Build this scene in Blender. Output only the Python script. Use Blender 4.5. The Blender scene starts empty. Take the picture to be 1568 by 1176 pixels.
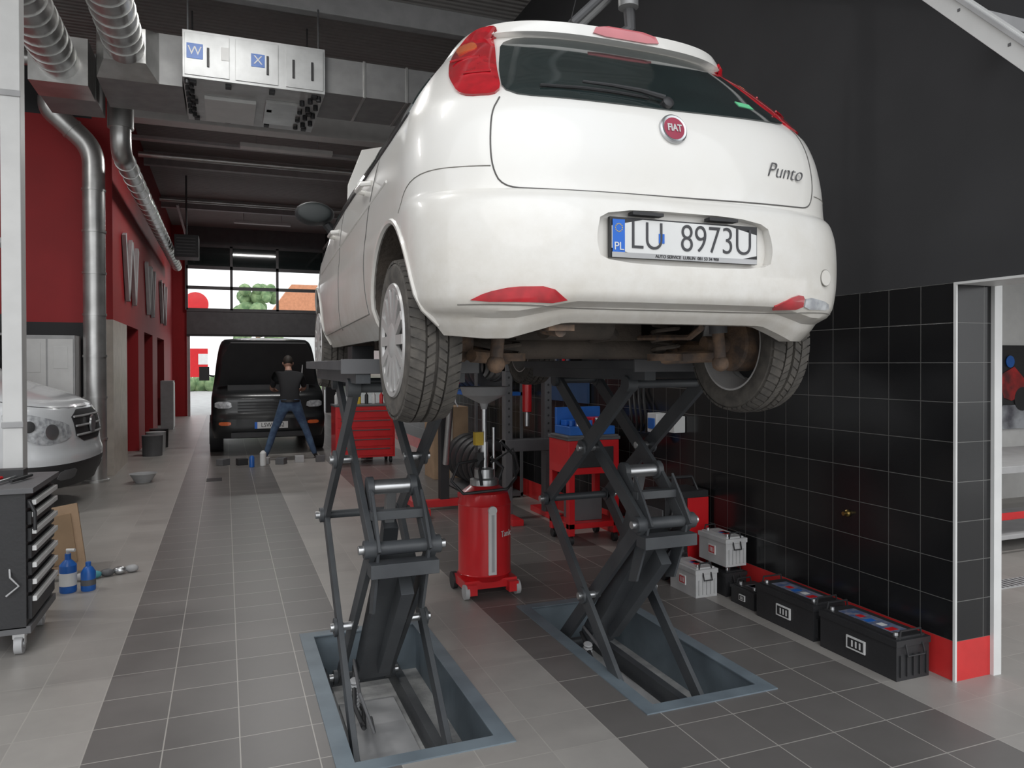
import bpy,bmesh,math,random
import numpy as np
from mathutils import Vector,Matrix
random.seed(3)
S=bpy.context.scene
try: S.view_settings.view_transform='Standard'
except Exception: pass
V=Vector
# ---------------------------------------------------------------- materials
def mat(name,c,rough=.5,metal=0,coat=0,var=.08,vs=6,bump=0,bs=60,emit=0,spec=.5,c2=None):
    m=bpy.data.materials.new(name); m.use_nodes=True
    nt=m.node_tree; b=nt.nodes['Principled BSDF']
    b.inputs['Roughness'].default_value=rough; b.inputs['Metallic'].default_value=metal
    b.inputs['Coat Weight'].default_value=coat; b.inputs['Coat Roughness'].default_value=.06
    b.inputs['Specular IOR Level'].default_value=spec
    tc=nt.nodes.new('ShaderNodeTexCoord'); n=nt.nodes.new('ShaderNodeTexNoise')
    n.inputs['Scale'].default_value=vs; n.inputs['Detail'].default_value=5
    nt.links.new(tc.outputs['Object'],n.inputs['Vector'])
    r=nt.nodes.new('ShaderNodeValToRGB'); r.color_ramp.elements[0].position=.35; r.color_ramp.elements[1].position=.65
    d=c2 if c2 else tuple(max(0,x*(1-var*2)) for x in c)
    r.color_ramp.elements[0].color=(*d,1); r.color_ramp.elements[1].color=(*c,1)
    nt.links.new(n.outputs['Fac'],r.inputs['Fac']); nt.links.new(r.outputs['Color'],b.inputs['Base Color'])
    if bump:
        n2=nt.nodes.new('ShaderNodeTexNoise'); n2.inputs['Scale'].default_value=bs
        nt.links.new(tc.outputs['Object'],n2.inputs['Vector'])
        bp=nt.nodes.new('ShaderNodeBump'); bp.inputs['Strength'].default_value=bump; bp.inputs['Distance'].default_value=.01
        nt.links.new(n2.outputs['Fac'],bp.inputs['Height']); nt.links.new(bp.outputs['Normal'],b.inputs['Normal'])
    return m
def road_dust(m,z_hi,z_lo,col,amt):
    # dried road grime that gets thicker towards the sills and bumper edge of the bodywork
    nt=m.node_tree; b=nt.nodes['Principled BSDF']; N=nt.nodes.new; L=nt.links.new
    src=b.inputs['Base Color'].links[0].from_socket
    tc=N('ShaderNodeTexCoord'); sp=N('ShaderNodeSeparateXYZ'); L(tc.outputs['Object'],sp.inputs[0])
    mr=N('ShaderNodeMapRange'); mr.inputs['From Min'].default_value=z_hi; mr.inputs['From Max'].default_value=z_lo; L(sp.outputs[2],mr.inputs['Value'])
    nz=N('ShaderNodeTexNoise'); nz.inputs['Scale'].default_value=9; nz.inputs['Detail'].default_value=10; nz.inputs['Roughness'].default_value=.7; L(tc.outputs['Object'],nz.inputs['Vector'])
    m2=N('ShaderNodeMapRange'); m2.inputs['From Min'].default_value=.35; m2.inputs['From Max'].default_value=.7; m2.inputs['To Min'].default_value=.35; L(nz.outputs['Fac'],m2.inputs['Value'])
    mu=N('ShaderNodeMath'); mu.operation='MULTIPLY'; L(mr.outputs[0],mu.inputs[0]); L(m2.outputs[0],mu.inputs[1])
    mu2=N('ShaderNodeMath'); mu2.operation='MULTIPLY'; L(mu.outputs[0],mu2.inputs[0]); mu2.inputs[1].default_value=amt
    mx=N('ShaderNodeMix'); mx.data_type='RGBA'; L(mu2.outputs[0],mx.inputs['Factor']); L(src,mx.inputs['A']); mx.inputs['B'].default_value=(*col,1)
    L(mx.outputs['Result'],b.inputs['Base Color'])
    return m
def tilemat(name,mode,size,cols,grout,rough,off=(0,0),mort=.0035,spec=.5):
    m=bpy.data.materials.new(name); m.use_nodes=True; nt=m.node_tree; b=nt.nodes['Principled BSDF']
    N=nt.nodes.new; L=nt.links.new
    g=N('ShaderNodeNewGeometry'); s=N('ShaderNodeSeparateXYZ'); L(g.outputs['Position'],s.inputs[0])
    cb=N('ShaderNodeCombineXYZ')
    def M(op,a,bv,c=None):
        q=N('ShaderNodeMath'); q.operation=op
        for i,v in enumerate((a,bv,c)):
            if v is None: continue
            if isinstance(v,(int,float)): q.inputs[i].default_value=v
            else: L(v,q.inputs[i])
        return q.outputs[0]
    if mode=='floor':
        L(M('SUBTRACT',s.outputs[0],off[0]),cb.inputs[0]); L(M('SUBTRACT',s.outputs[1],off[1]),cb.inputs[1])
    else:
        L(M('SUBTRACT',M('ADD',s.outputs[0],s.outputs[1]),off[0]),cb.inputs[0]); L(M('SUBTRACT',s.outputs[2],off[1]),cb.inputs[1])
    br=N('ShaderNodeTexBrick'); br.offset=0; br.squash=1
    br.inputs['Scale'].default_value=1; br.inputs['Brick Width'].default_value=size; br.inputs['Row Height'].default_value=size
    br.inputs['Mortar Size'].default_value=mort; br.inputs['Mortar Smooth'].default_value=.2; br.inputs['Bias'].default_value=0
    L(cb.outputs[0],br.inputs['Vector'])
    br.inputs['Color1'].default_value=(1,1,1,1); br.inputs['Color2'].default_value=(.88,.88,.88,1); br.inputs['Mortar'].default_value=(1,1,1,1)
    mix=N('ShaderNodeMix'); mix.data_type='RGBA'
    mix.inputs['A'].default_value=(*cols[0],1); mix.inputs['B'].default_value=(*cols[-1],1)
    if mode=='floor':
        d1=M('COMPARE',s.outputs[0],.05,.6); d2=M('COMPARE',s.outputs[0],2.3,.75)
        L(M('MAXIMUM',d1,d2),mix.inputs['Factor'])
    else: mix.inputs['Factor'].default_value=0
    nz=N('ShaderNodeTexNoise'); nz.inputs['Scale'].default_value=1.7; nz.inputs['Detail'].default_value=8; nz.inputs['Roughness'].default_value=.65
    L(g.outputs['Position'],nz.inputs['Vector'])
    mr=N('ShaderNodeMapRange'); mr.inputs['From Min'].default_value=.3; mr.inputs['From Max'].default_value=.7; mr.inputs['To Min'].default_value=.84; mr.inputs['To Max'].default_value=1.08
    L(nz.outputs['Fac'],mr.inputs['Value'])
    m1=N('ShaderNodeVectorMath'); m1.operation='MULTIPLY'; L(mix.outputs['Result'],m1.inputs[0]); L(br.outputs['Color'],m1.inputs[1])
    m2=N('ShaderNodeVectorMath'); m2.operation='SCALE'; L(m1.outputs[0],m2.inputs[0]); L(mr.outputs[0],m2.inputs['Scale'])
    mx=N('ShaderNodeMix'); mx.data_type='RGBA'; L(br.outputs['Fac'],mx.inputs['Factor']); L(m2.outputs[0],mx.inputs['A']); mx.inputs['B'].default_value=(*grout,1)
    L(mx.outputs['Result'],b.inputs['Base Color'])
    b.inputs['Specular IOR Level'].default_value=spec
    r2=N('ShaderNodeMapRange'); r2.inputs['To Min'].default_value=rough*.85; r2.inputs['To Max'].default_value=rough*1.2; L(nz.outputs['Fac'],r2.inputs['Value'])
    L(r2.outputs[0],b.inputs['Roughness'])
    bp=N('ShaderNodeBump'); bp.inputs['Strength'].default_value=.3; bp.inputs['Distance'].default_value=.003; bp.invert=True
    L(br.outputs['Fac'],bp.inputs['Height']); L(bp.outputs['Normal'],b.inputs['Normal'])
    return m
def rib(m,scale,axis='X',st=.6):
    nt=m.node_tree; b=nt.nodes['Principled BSDF']; w=nt.nodes.new('ShaderNodeTexWave'); w.bands_direction=axis; w.inputs['Scale'].default_value=scale
    tc=nt.nodes.new('ShaderNodeTexCoord'); nt.links.new(tc.outputs['Object'],w.inputs['Vector'])
    bp=nt.nodes.new('ShaderNodeBump'); bp.inputs['Strength'].default_value=st; bp.inputs['Distance'].default_value=.03
    nt.links.new(w.outputs['Fac'],bp.inputs['Height']); nt.links.new(bp.outputs['Normal'],b.inputs['Normal']); return m
CW=road_dust(mat('car_white_paint',(.79,.78,.755),.32,coat=.6,var=.02,vs=2,c2=(.76,.74,.70)),.80,.22,(.42,.36,.27),.55)
BLK=mat('black_plastic',(.026,.026,.028),.5,bump=.1)
UND=mat('underbody_dark',(.055,.047,.04),.8,bump=.4,c2=(.10,.08,.065))
RUST=mat('rusty_steel',(.22,.14,.09),.8,c2=(.09,.07,.06),vs=18,bump=.4)
GLS=mat('dark_tinted_glass',(.020,.030,.030),.05,coat=1,var=.1)
MIR=mat('mirror_dark',(.02,.025,.025),.5)
REDL=mat('red_lens',(.50,.010,.02),.12,coat=1,var=.15,vs=25)
PINKL=mat('brake_lens',(.62,.16,.18),.15,coat=1)
ORGL=mat('amber_lens',(.75,.16,.05),.15,coat=1)
TYRE=mat('tyre_rubber',(.11,.10,.088),.85,c2=(.065,.06,.055),vs=20,bump=.2)
SILV=mat('silver_wheel',(.60,.59,.58),.38,metal=.4)
STEEL=mat('bright_steel',(.66,.67,.68),.28,metal=.9)
GALV=mat('galvanised_duct',(.64,.64,.63),.34,metal=.8,c2=(.48,.48,.47),vs=4)
GALD=mat('duct_dull',(.33,.33,.33),.5,metal=.4)
LIFT=mat('lift_paint',(.048,.052,.058),.45,bump=.05,c2=(.07,.075,.08),vs=4)
PITM=mat('pit_frame_paint',(.17,.21,.24),.5,c2=(.13,.16,.185),vs=5)
CONC=mat('concrete',(.50,.50,.49),.85,c2=(.30,.30,.30),vs=8,bump=.3)
PAVE=mat('pavement',(.50,.50,.48),.9,c2=(.42,.41,.4),vs=3)
RED=mat('red_paint',(.62,.015,.02),.35,coat=.4,var=.05)
REDW=mat('red_wall',(.36,.009,.013),.6,var=.05,vs=2)
REDT=mat('red_tile',(.60,.035,.035),.25)
BLKW=mat('black_wall_paint',(.038,.038,.041),.75,var=.08,vs=2)
WHT=mat('white_paint',(.70,.70,.69),.45,var=.04)
GRY=mat('light_grey',(.44,.44,.445),.5)
DGRY=mat('dark_grey',(.12,.12,.125),.5)
BEIG=mat('beige_tile',(.56,.50,.44),.4)
CARD=mat('cardboard',(.40,.27,.17),.85,bump=.1)
BLU=mat('blue_plastic',(.02,.13,.48),.35)
EUB=mat('eu_blue',(.01,.14,.62),.4)
YEL=mat('yellow_paint',(.75,.5,.03),.4)
GRN=mat('green_sticker',(.15,.6,.3),.5)
LEAF=mat('foliage',(.26,.36,.18),.9,c2=(.10,.18,.08),vs=3,bump=1,bs=4)
ROOFO=mat('orange_roof',(.6,.26,.14),.8)
SKIN=mat('skin',(.40,.22,.16),.6)
JEAN=mat('blue_jeans',(.07,.12,.20),.85,c2=(.035,.06,.12),vs=12)
SHRT=mat('black_shirt',(.014,.014,.016),.9)
HAIR=mat('dark_hair',(.02,.014,.01),.7)
BVAN=mat('black_van_paint',(.010,.011,.012),.35,coat=.3)
LENS=mat('clear_headlamp',(.6,.62,.64),.12,coat=1,c2=(.30,.31,.33),vs=20)
CEIL=rib(mat('ceiling_metal',(.34,.33,.32),.6,c2=(.31,.30,.29)),3.3,'Y',.5)
PLATEM=mat('plate_white',(.70,.70,.69),.4,var=.03)
CHAR=mat('plate_black',(.05,.05,.055),.5)
# ---------------------------------------------------------------- builder
def frame(d):
    d=d.normalized(); a=V((0,0,1)) if abs(d.z)<.9 else V((0,1,0))
    u=a.cross(d).normalized(); return u,d.cross(u)
class B:
    def __init__(s): s.bm=bmesh.new(); s.mats=[]
    def mi(s,m):
        if m not in s.mats: s.mats.append(m)
        return s.mats.index(m)
    def poly(s,pts,faces,m):
        vs=[s.bm.verts.new(p) for p in pts]; k=s.mi(m)
        for f in faces:
            try:
                fc=s.bm.faces.new([vs[i] for i in f]); fc.material_index=k
            except ValueError: pass
        return vs
    def box(s,c,sz,m,rot=None,top=(1,1)):
        x,y,z=[q/2 for q in sz]; R=rot if rot is not None else Matrix.Identity(3); c=V(c)
        P=[]
        for dz in (-1,1):
            t=top if dz>0 else (1,1)
            for dx,dy in ((-1,-1),(1,-1),(1,1),(-1,1)): P.append(c+R@V((dx*x*t[0],dy*y*t[1],dz*z)))
        s.poly(P,[(3,2,1,0),(4,5,6,7),(0,1,5,4),(1,2,6,5),(2,3,7,6),(3,0,4,7)],m)
    def bx(s,a,b,m):
        s.box([(a[i]+b[i])/2 for i in range(3)],[abs(b[i]-a[i]) for i in range(3)],m)
    def beam(s,p,q,w,h,m,side=(1,0,0)):
        p,q=V(p),V(q); d=(q-p); L=d.length; d.normalize(); sd=V(side); sd=(sd-d*sd.dot(d)).normalized(); up=sd.cross(d)
        R=Matrix([[sd[i],d[i],up[i]] for i in range(3)])
        s.box((p+q)/2,(w,L,h),m,R)
    def cyl(s,p,q,r,m,r2=None,seg=16):
        s.tube([p,q],[r,r if r2 is None else r2],m,seg)
    def tube(s,pts,r,m,seg=10,cap=True):
        pts=[V(p) for p in pts]; n=len(pts)
        if not isinstance(r,(list,tuple)): r=[r]*n
        P=[];u=None
        for i,p in enumerate(pts):
            d=(pts[min(i+1,n-1)]-pts[max(i-1,0)]).normalized()
            if u is None: u,_=frame(d)
            else:
                u=u-d*u.dot(d)
                u=u.normalized() if u.length>1e-5 else frame(d)[0]
            v=d.cross(u)
            for k in range(seg):
                a=2*math.pi*k/seg; P.append(p+(u*math.cos(a)+v*math.sin(a))*r[i])
        F=[]
        for i in range(n-1):
            for k in range(seg):
                k2=(k+1)%seg; F.append((i*seg+k,i*seg+k2,(i+1)*seg+k2,(i+1)*seg+k))
        if cap: F.append(tuple(range(seg))[::-1]); F.append(tuple((n-1)*seg+k for k in range(seg)))
        s.poly(P,F,m)
    def lathe(s,prof,c,ax,m,seg=32,closed=False,phase=0):
        ax=V(ax).normalized(); u,v=frame(ax); c=V(c); P=[];F=[];n=len(prof)
        for (r,h) in prof:
            for k in range(seg):
                a=2*math.pi*k/seg+phase; P.append(c+ax*h+(u*math.cos(a)+v*math.sin(a))*r)
        for i in range(n if closed else n-1):
            j=(i+1)%n
            for k in range(seg):
                k2=(k+1)%seg; F.append((i*seg+k,i*seg+k2,j*seg+k2,j*seg+k))
        if not closed:
            if prof[0][0]>1e-6: F.append(tuple(range(seg))[::-1])
            if prof[-1][0]>1e-6: F.append(tuple((n-1)*seg+k for k in range(seg)))
        s.poly(P,F,m)
    def ball(s,c,r,m,sub=2,rot=None):
        if not isinstance(r,(tuple,list)): r=(r,r,r)
        t=bmesh.new(); bmesh.ops.create_icosphere(t,subdivisions=sub,radius=1)
        R=rot if rot is not None else Matrix.Identity(3)
        P=[V(c)+R@V((v.co.x*r[0],v.co.y*r[1],v.co.z*r[2])) for v in t.verts]
        F=[tuple(v.index for v in f.verts) for f in t.faces]; t.free(); s.poly(P,F,m)
    def prism(s,pts,o,u,v,w,m):
        o,u,v,w=V(o),V(u),V(v),V(w); n=len(pts)
        P=[o+u*a+v*b for a,b in pts]+[o+u*a+v*b+w for a,b in pts]
        F=[tuple(range(n))[::-1],tuple(range(n,2*n))]+[(i,(i+1)%n,n+(i+1)%n,n+i) for i in range(n)]
        s.poly(P,F,m)
    def finish(s,name,bevel=0,parent=None,loc=None,rot=None,ang=35,seg=2,recalc=True):
        if recalc: bmesh.ops.recalc_face_normals(s.bm,faces=s.bm.faces)
        me=bpy.data.meshes.new(name); s.bm.to_mesh(me); s.bm.free()
        for m in s.mats: me.materials.append(m)
        me.polygons.foreach_set('use_smooth',[True]*len(me.polygons)); me.set_sharp_from_angle(angle=math.radians(ang))
        o=bpy.data.objects.new(name,me); S.collection.objects.link(o)
        if loc: o.location=loc
        if rot: o.rotation_euler=rot
        if parent: o.parent=parent
        if bevel:
            md=o.modifiers.new('bev','BEVEL'); md.width=bevel; md.segments=seg; md.limit_method='ANGLE'; md.angle_limit=math.radians(40); md.harden_normals=True
        return o
def empty(name,loc=(0,0,0),rot=(0,0,0)):
    e=bpy.data.objects.new(name,None); e.location=loc; e.rotation_euler=rot; e.empty_display_size=.1; S.collection.objects.link(e); return e
def text(name,body,size,loc,rot,m,parent=None,ex=.0012,sx=1,shear=0,bold=0):
    c=bpy.data.curves.new(name,'FONT'); c.body=body; c.size=size; c.extrude=ex; c.align_x='CENTER'; c.align_y='CENTER'; c.shear=shear; c.offset=bold
    o=bpy.data.objects.new(name+'_c',c); S.collection.objects.link(o)
    bpy.context.view_layer.update()
    me=bpy.data.meshes.new_from_object(o.evaluated_get(bpy.context.evaluated_depsgraph_get()))
    bpy.data.objects.remove(o); me.materials.clear(); me.materials.append(m)
    for p in me.polygons: p.material_index=0
    t=bpy.data.objects.new(name,me); S.collection.objects.link(t); t.location=loc; t.rotation_euler=rot; t.scale=(sx,1,1)
    if parent: t.parent=parent
    return t
RX=math.radians(90)
# ---------------------------------------------------------------- lofted vehicle bodies
def pchip(x,y,q):
    h=np.diff(x); d=np.diff(y)/h; m=np.zeros(len(x))
    m[0]=d[0]; m[-1]=d[-1]
    for i in range(1,len(x)-1):
        if d[i-1]*d[i]>0:
            w1=2*h[i]+h[i-1]; w2=h[i]+2*h[i-1]; m[i]=(w1+w2)/(w1/d[i-1]+w2/d[i])
    q=min(max(q,x[0]),x[-1]); i=min(int(np.searchsorted(x,q,side='right'))-1,len(x)-2); t=(q-x[i])/h[i]
    return (1+2*t)*(1-t)**2*y[i]+t*(1-t)**2*h[i]*m[i]+t*t*(3-2*t)*y[i+1]+t*t*(t-1)*h[i]*m[i+1]
class Loft:
    def __init__(s,tab,n=2.8,nf=2.4,bot=None,T=.40):
        s.a=np.array(tab,float); s.n=n; s.nf=nf; s.bot=bot; s.T=T; s.z0=s.a[0,0]; s.cache={}
    def par(s,z):
        k=round(z,5)
        if k not in s.cache: s.cache[k]=[float(pchip(s.a[:,0],s.a[:,i],z)) for i in range(1,6)]
        return s.cache[k]
    def zf(s,z,x,y):
        if s.bot is None or z>=s.T: return z
        zb=s.bot(x,y); return zb+(z-s.z0)*(s.T-zb)/(s.T-s.z0)
    def zi(s,z,x,y):
        if s.bot is None or z>=s.T: return z
        zb=s.bot(x,y); return s.z0+(z-zb)*(s.T-s.z0)/(s.T-zb)
    def ring(s,z,N1=34,N2=26,N3=22):
        hw,yr,yf,Lr,Lf=s.par(z); h=[]
        for i in range(N1+1):
            a=math.pi/2*i/N1; h.append((hw*math.sin(a)**(2/s.n),yr+Lr-Lr*max(0,math.cos(a))**(2/s.n)))
        for i in range(1,N2): h.append((hw,yr+Lr+(yf-Lf-yr-Lr)*i/N2))
        for i in range(N3+1):
            a=math.pi/2*(1-i/N3); h.append((hw*max(0,math.sin(a))**(2/s.nf),yf-Lf+Lf*max(0,math.cos(a))**(2/s.nf)))
        full=h+[(-x,y) for x,y in h[-2:0:-1]]
        return [V((x,y,s.zf(z,x,y))) for x,y in full]
    def build(s,b,zs,matf,mbot,lip=.03):
        R=[s.ring(z) for z in zs]; n=len(R[0])
        cx=V((0,(R[0][0].y+R[0][n//2].y)/2,0))
        def sh(r,k,dz): return [V((cx.x+(p.x-cx.x)*k,cx.y+(p.y-cx.y)*k,p.z+dz)) for p in r]
        pre=[sh(R[0],.03,.12),sh(R[0],.96,.12),sh(R[0],.975,0)]
        post=[sh(R[-1],.6,.008),sh(R[-1],.1,.012)]
        A=pre+R+post
        vs=[[b.bm.verts.new(p) for p in r] for r in A]
        for i in range(len(A)-1):
            for k in range(n):
                k2=(k+1)%n
                f=b.bm.faces.new((vs[i][k],vs[i][k2],vs[i+1][k2],vs[i+1][k]))
                f.material_index=b.mi(mbot) if i<2 else b.mi(matf(f.calc_center_median()))
        f=b.bm.faces.new(vs[0][::-1]); f.material_index=b.mi(mbot)
        f=b.bm.faces.new(vs[-1]); f.material_index=b.mi(matf(f.calc_center_median()))
    def rear(s,x,z):
        hw,yr,yf,Lr,Lf=s.par(s.zi(z,x,.1)); u=min(.9999,abs(x)/hw)
        return V((x,yr+Lr*(1-(1-u**s.n)**(1/s.n)),z))
    def side(s,sg):
        def f(y,z):
            hw,yr,yf,Lr,Lf=s.par(s.zi(z,.8*sg,y))
            if y<yr+Lr: w=min(1,(yr+Lr-y)/Lr); x=hw*(1-w**s.n)**(1/s.n)
            elif y>yf-Lf: w=min(1,(y-yf+Lf)/Lf); x=hw*(1-w**s.nf)**(1/s.nf)
            else: x=hw
            return V((sg*x,y,z))
        return f
def normal(f,a,b_,hint):
    e=.004; n=(f(a+e,b_)-f(a-e,b_)).cross(f(a,b_+e)-f(a,b_-e))
    if n.length<1e-9: return V(hint)
    n.normalize()
    return n if n.dot(V(hint))>0 else -n
def chaikin(p,it):
    for _ in range(it):
        q=[]
        for i in range(len(p)):
            a,c=p[i],p[(i+1)%len(p)]; q+= [(a[0]*.8+c[0]*.2,a[1]*.8+c[1]*.2),(a[0]*.2+c[0]*.8,a[1]*.2+c[1]*.8)]
        p=q
    return p
def patch(b,out,f,m,hint,off=.004,rings=7,round_=2,bulge=0,step=.035):
    out=chaikin(out,round_); d=[]
    for i in range(len(out)):
        a,c=out[i],out[(i+1)%len(out)]; n=max(1,int(math.hypot(a[0]-c[0],a[1]-c[1])/step))
        for k in range(n): d.append((a[0]+(c[0]-a[0])*k/n,a[1]+(c[1]-a[1])*k/n))
    cx=sum(p[0] for p in d)/len(d); cy=sum(p[1] for p in d)/len(d); n=len(d); P=[]
    ks=[(1,-.012)]+[(1-.995*k/rings,off+bulge*(1-(1-k/rings)**2)) for k in range(rings+1)]
    for k,o in ks:
        for (x,y) in d:
            a,c=cx+(x-cx)*k,cy+(y-cy)*k; P.append(f(a,c)+normal(f,a,c,hint)*o)
    F=[(i*n+j,i*n+(j+1)%n,(i+1)*n+(j+1)%n,(i+1)*n+j) for i in range(len(ks)-1) for j in range(n)]
    F.append(tuple((len(ks)-1)*n+j for j in range(n)))
    b.poly(P,F,m)
def seam(b,pts,f,m,hint,r=.0035,off=0):
    d=[]
    for i in range(len(pts)-1):
        a,c=pts[i],pts[i+1]; n=max(1,int(math.hypot(a[0]-c[0],a[1]-c[1])/.03))
        for k in range(n): d.append((a[0]+(c[0]-a[0])*k/n,a[1]+(c[1]-a[1])*k/n))
    d.append(pts[-1])
    b.tube([f(x,y)+normal(f,x,y,hint)*off for x,y in d],r,m,6)
def smoothline(p,it=2):
    for _ in range(it):
        q=[p[0]]
        for i in range(len(p)-1):
            a,c=p[i],p[i+1]; q+=[(a[0]*.75+c[0]*.25,a[1]*.75+c[1]*.25),(a[0]*.25+c[0]*.75,a[1]*.25+c[1]*.75)]
        q.append(p[-1]); p=q
    return p
# ================================================================ ROOM
PY=2.64
def build_room():
    FT=tilemat('floor_tiles','floor',.3,[(.345,.325,.305),(.150,.140,.134)],(.36,.34,.315),.36,off=(.05,.07),mort=.003,spec=.45)
    BT=tilemat('black_wall_tiles','wall',.2,[(.012,.012,.013)],(.12,.12,.115),.2,off=(3.4+PY,0),mort=.0022)
    b=B(); xs=[-8.2,.42,1.12,1.80,2.5,9]; ys=[-3,2.92,4.5,25.3]
    for i in range(5):
        for j in range(3):
            if j==1 and i in (1,3): continue
            b.bx((xs[i],ys[j],-.1),(xs[i+1],ys[j+1],0),FT)
    b.finish('floor')
    b=B(); b.bx((-25,-25,-.12),(25,-3,-.01),PAVE); b.finish('ground_outdoor_front')
    b=B(); b.bx((-30,25.3,-.12),(30,90,-.01),PAVE); b.finish('ground_outdoor_back')
    b=B(); b.bx((-8.2,.6,5.9),(3.65,25.3,6.1),CEIL)
    b.finish('ceiling')
    b=B()
    for y in (4.5,8.7,16.5,20.8): b.bx((-8,y,5.62),(3.4,y+.14,5.9),GRY)
    b.bx((-1.5,12.2,5.25),(3.4,12.5,5.9),WHT)
    b.finish('ceiling_beams',.01)
    b=B(); b.bx((3.4,PY,.2),(3.65,25.0,2.0),BT); b.bx((3.4,PY,0),(3.65,25.0,.2),REDT)
    b.bx((3.39,PY-.008,0),(3.402,PY+.006,2.0),WHT)
    b.bx((3.4,.3,2.0),(3.65,25.0,5.9),BLKW)
    b.finish('wall_right')
    b=B(); b.bx((3.65,PY-.02,0),(3.705,PY+.10,2.0),WHT); b.bx((3.39,1.0,1.988),(3.66,PY-.01,2.0),WHT)
    b.finish('trim_doorway')
    b=B(); b.bx((-1.75,12,2.25),(-1.5,25,5.9),REDW); 
    b.bx((-1.75,12,0),(-1.5,13.6,2.25),BEIG); b.bx((-1.75,13.6,0),(-1.7,15.3,2.25),BLKW)
    b.bx((-1.75,15.3,0),(-1.5,16.4,2.25),REDW); b.bx((-1.75,16.4,0),(-1.7,18.2,2.25),DGRY)
    b.bx((-1.75,18.2,0),(-1.5,19.4,2.25),REDW); b.bx((-1.75,19.4,0),(-1.7,21.5,2.25),BLKW); b.bx((-1.75,21.5,0),(-1.5,25,2.25),REDW)
    b.finish('wall_left')
    b=B(); b.bx((-8,12,2.2),(-1.75,12.2,5.1),REDW); b.bx((-8,12,5.1),(-1.75,12.2,5.9),BLKW); b.bx((-8,12,0),(-1.75,12.2,2.2),BLKW)
    b.finish('wall_bay_back')
    b=B(); b.bx((-8.2,.6,0),(-8,12.2,5.9),GRY); b.finish('wall_bay_left')
    b=B(); b.bx((-1.75,25,0),(-1.1,25.25,5.9),REDW); b.bx((3.1,25,0),(3.65,25.25,5.9),BLKW); b.bx((-1.1,25,5.3),(3.1,25.25,5.9),DGRY)
    b.finish('wall_back')
    b=B(); b.bx((-1.1,24.9,2.5),(3.1,24.96,3.3),DGRY)
    for z in (3.3,3.99,4.62,5.3): b.bx((-1.1,24.88,z-.05),(3.1,24.98,z+.05),DGRY)
    for x in (-1.1,.2,1.58,3.05): b.bx((x-.04,24.88,3.3),(x+.04,24.98,5.3),DGRY)
    b.bx((-1.1,24.92,4.67),(3.1,24.94,5.25),GLS)
    b.bx((-1.1,24.87,2.48),(3.1,24.99,2.54),BLK)
    for x in (-1.05,3.0):
        b.beam((x,24.7,5.35),(x,19.5,5.45),.05,.05,GRY); b.bx((x-.04,24.9,0),(x+.04,24.98,2.5),GRY)
    b.finish('door_1')
    b=B(); b.bx((3.65,6.0,0),(9,6.15,2.9),WHT); b.finish('wall_showroom_back')
    b=B(); b.bx((9,-1,0),(9.15,6.15,2.9),WHT); b.finish('wall_showroom_right')
    b=B(); b.bx((3.65,1.5,2.9),(9.15,6.15,3.0),WHT); b.finish('ceiling_showroom')
    for nm,x0,x1 in (('lift_pit',.42,1.12),('lift_pit',1.80,2.5)):
        b=B(); y0,y1=2.92,4.5; w=.055
        for a,c in (((x0-.02,y0-.02),(x1+.02,y0+w)),((x0-.02,y1-w),(x1+.02,y1+.02)),((x0-.02,y0+w),(x0+w,y1-w)),((x1-w,y0+w),(x1+.02,y1-w))):
            b.bx((a[0],a[1],0.0),(c[0],c[1],.006),PITM)
        for a,c in (((x0,y0),(x1,y0+.03)),((x0,y1-.03),(x1,y1)),((x0,y0+.03),(x0+.03,y1-.03)),((x1-.03,y0+.03),(x1,y1-.03))):
            b.bx((a[0],a[1],-.28),(c[0],c[1],0.0),PITM)
        b.bx((x0,y0,-.30),(x1,y1,-.28),CONC)
        b.finish(nm)
build_room()
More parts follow.
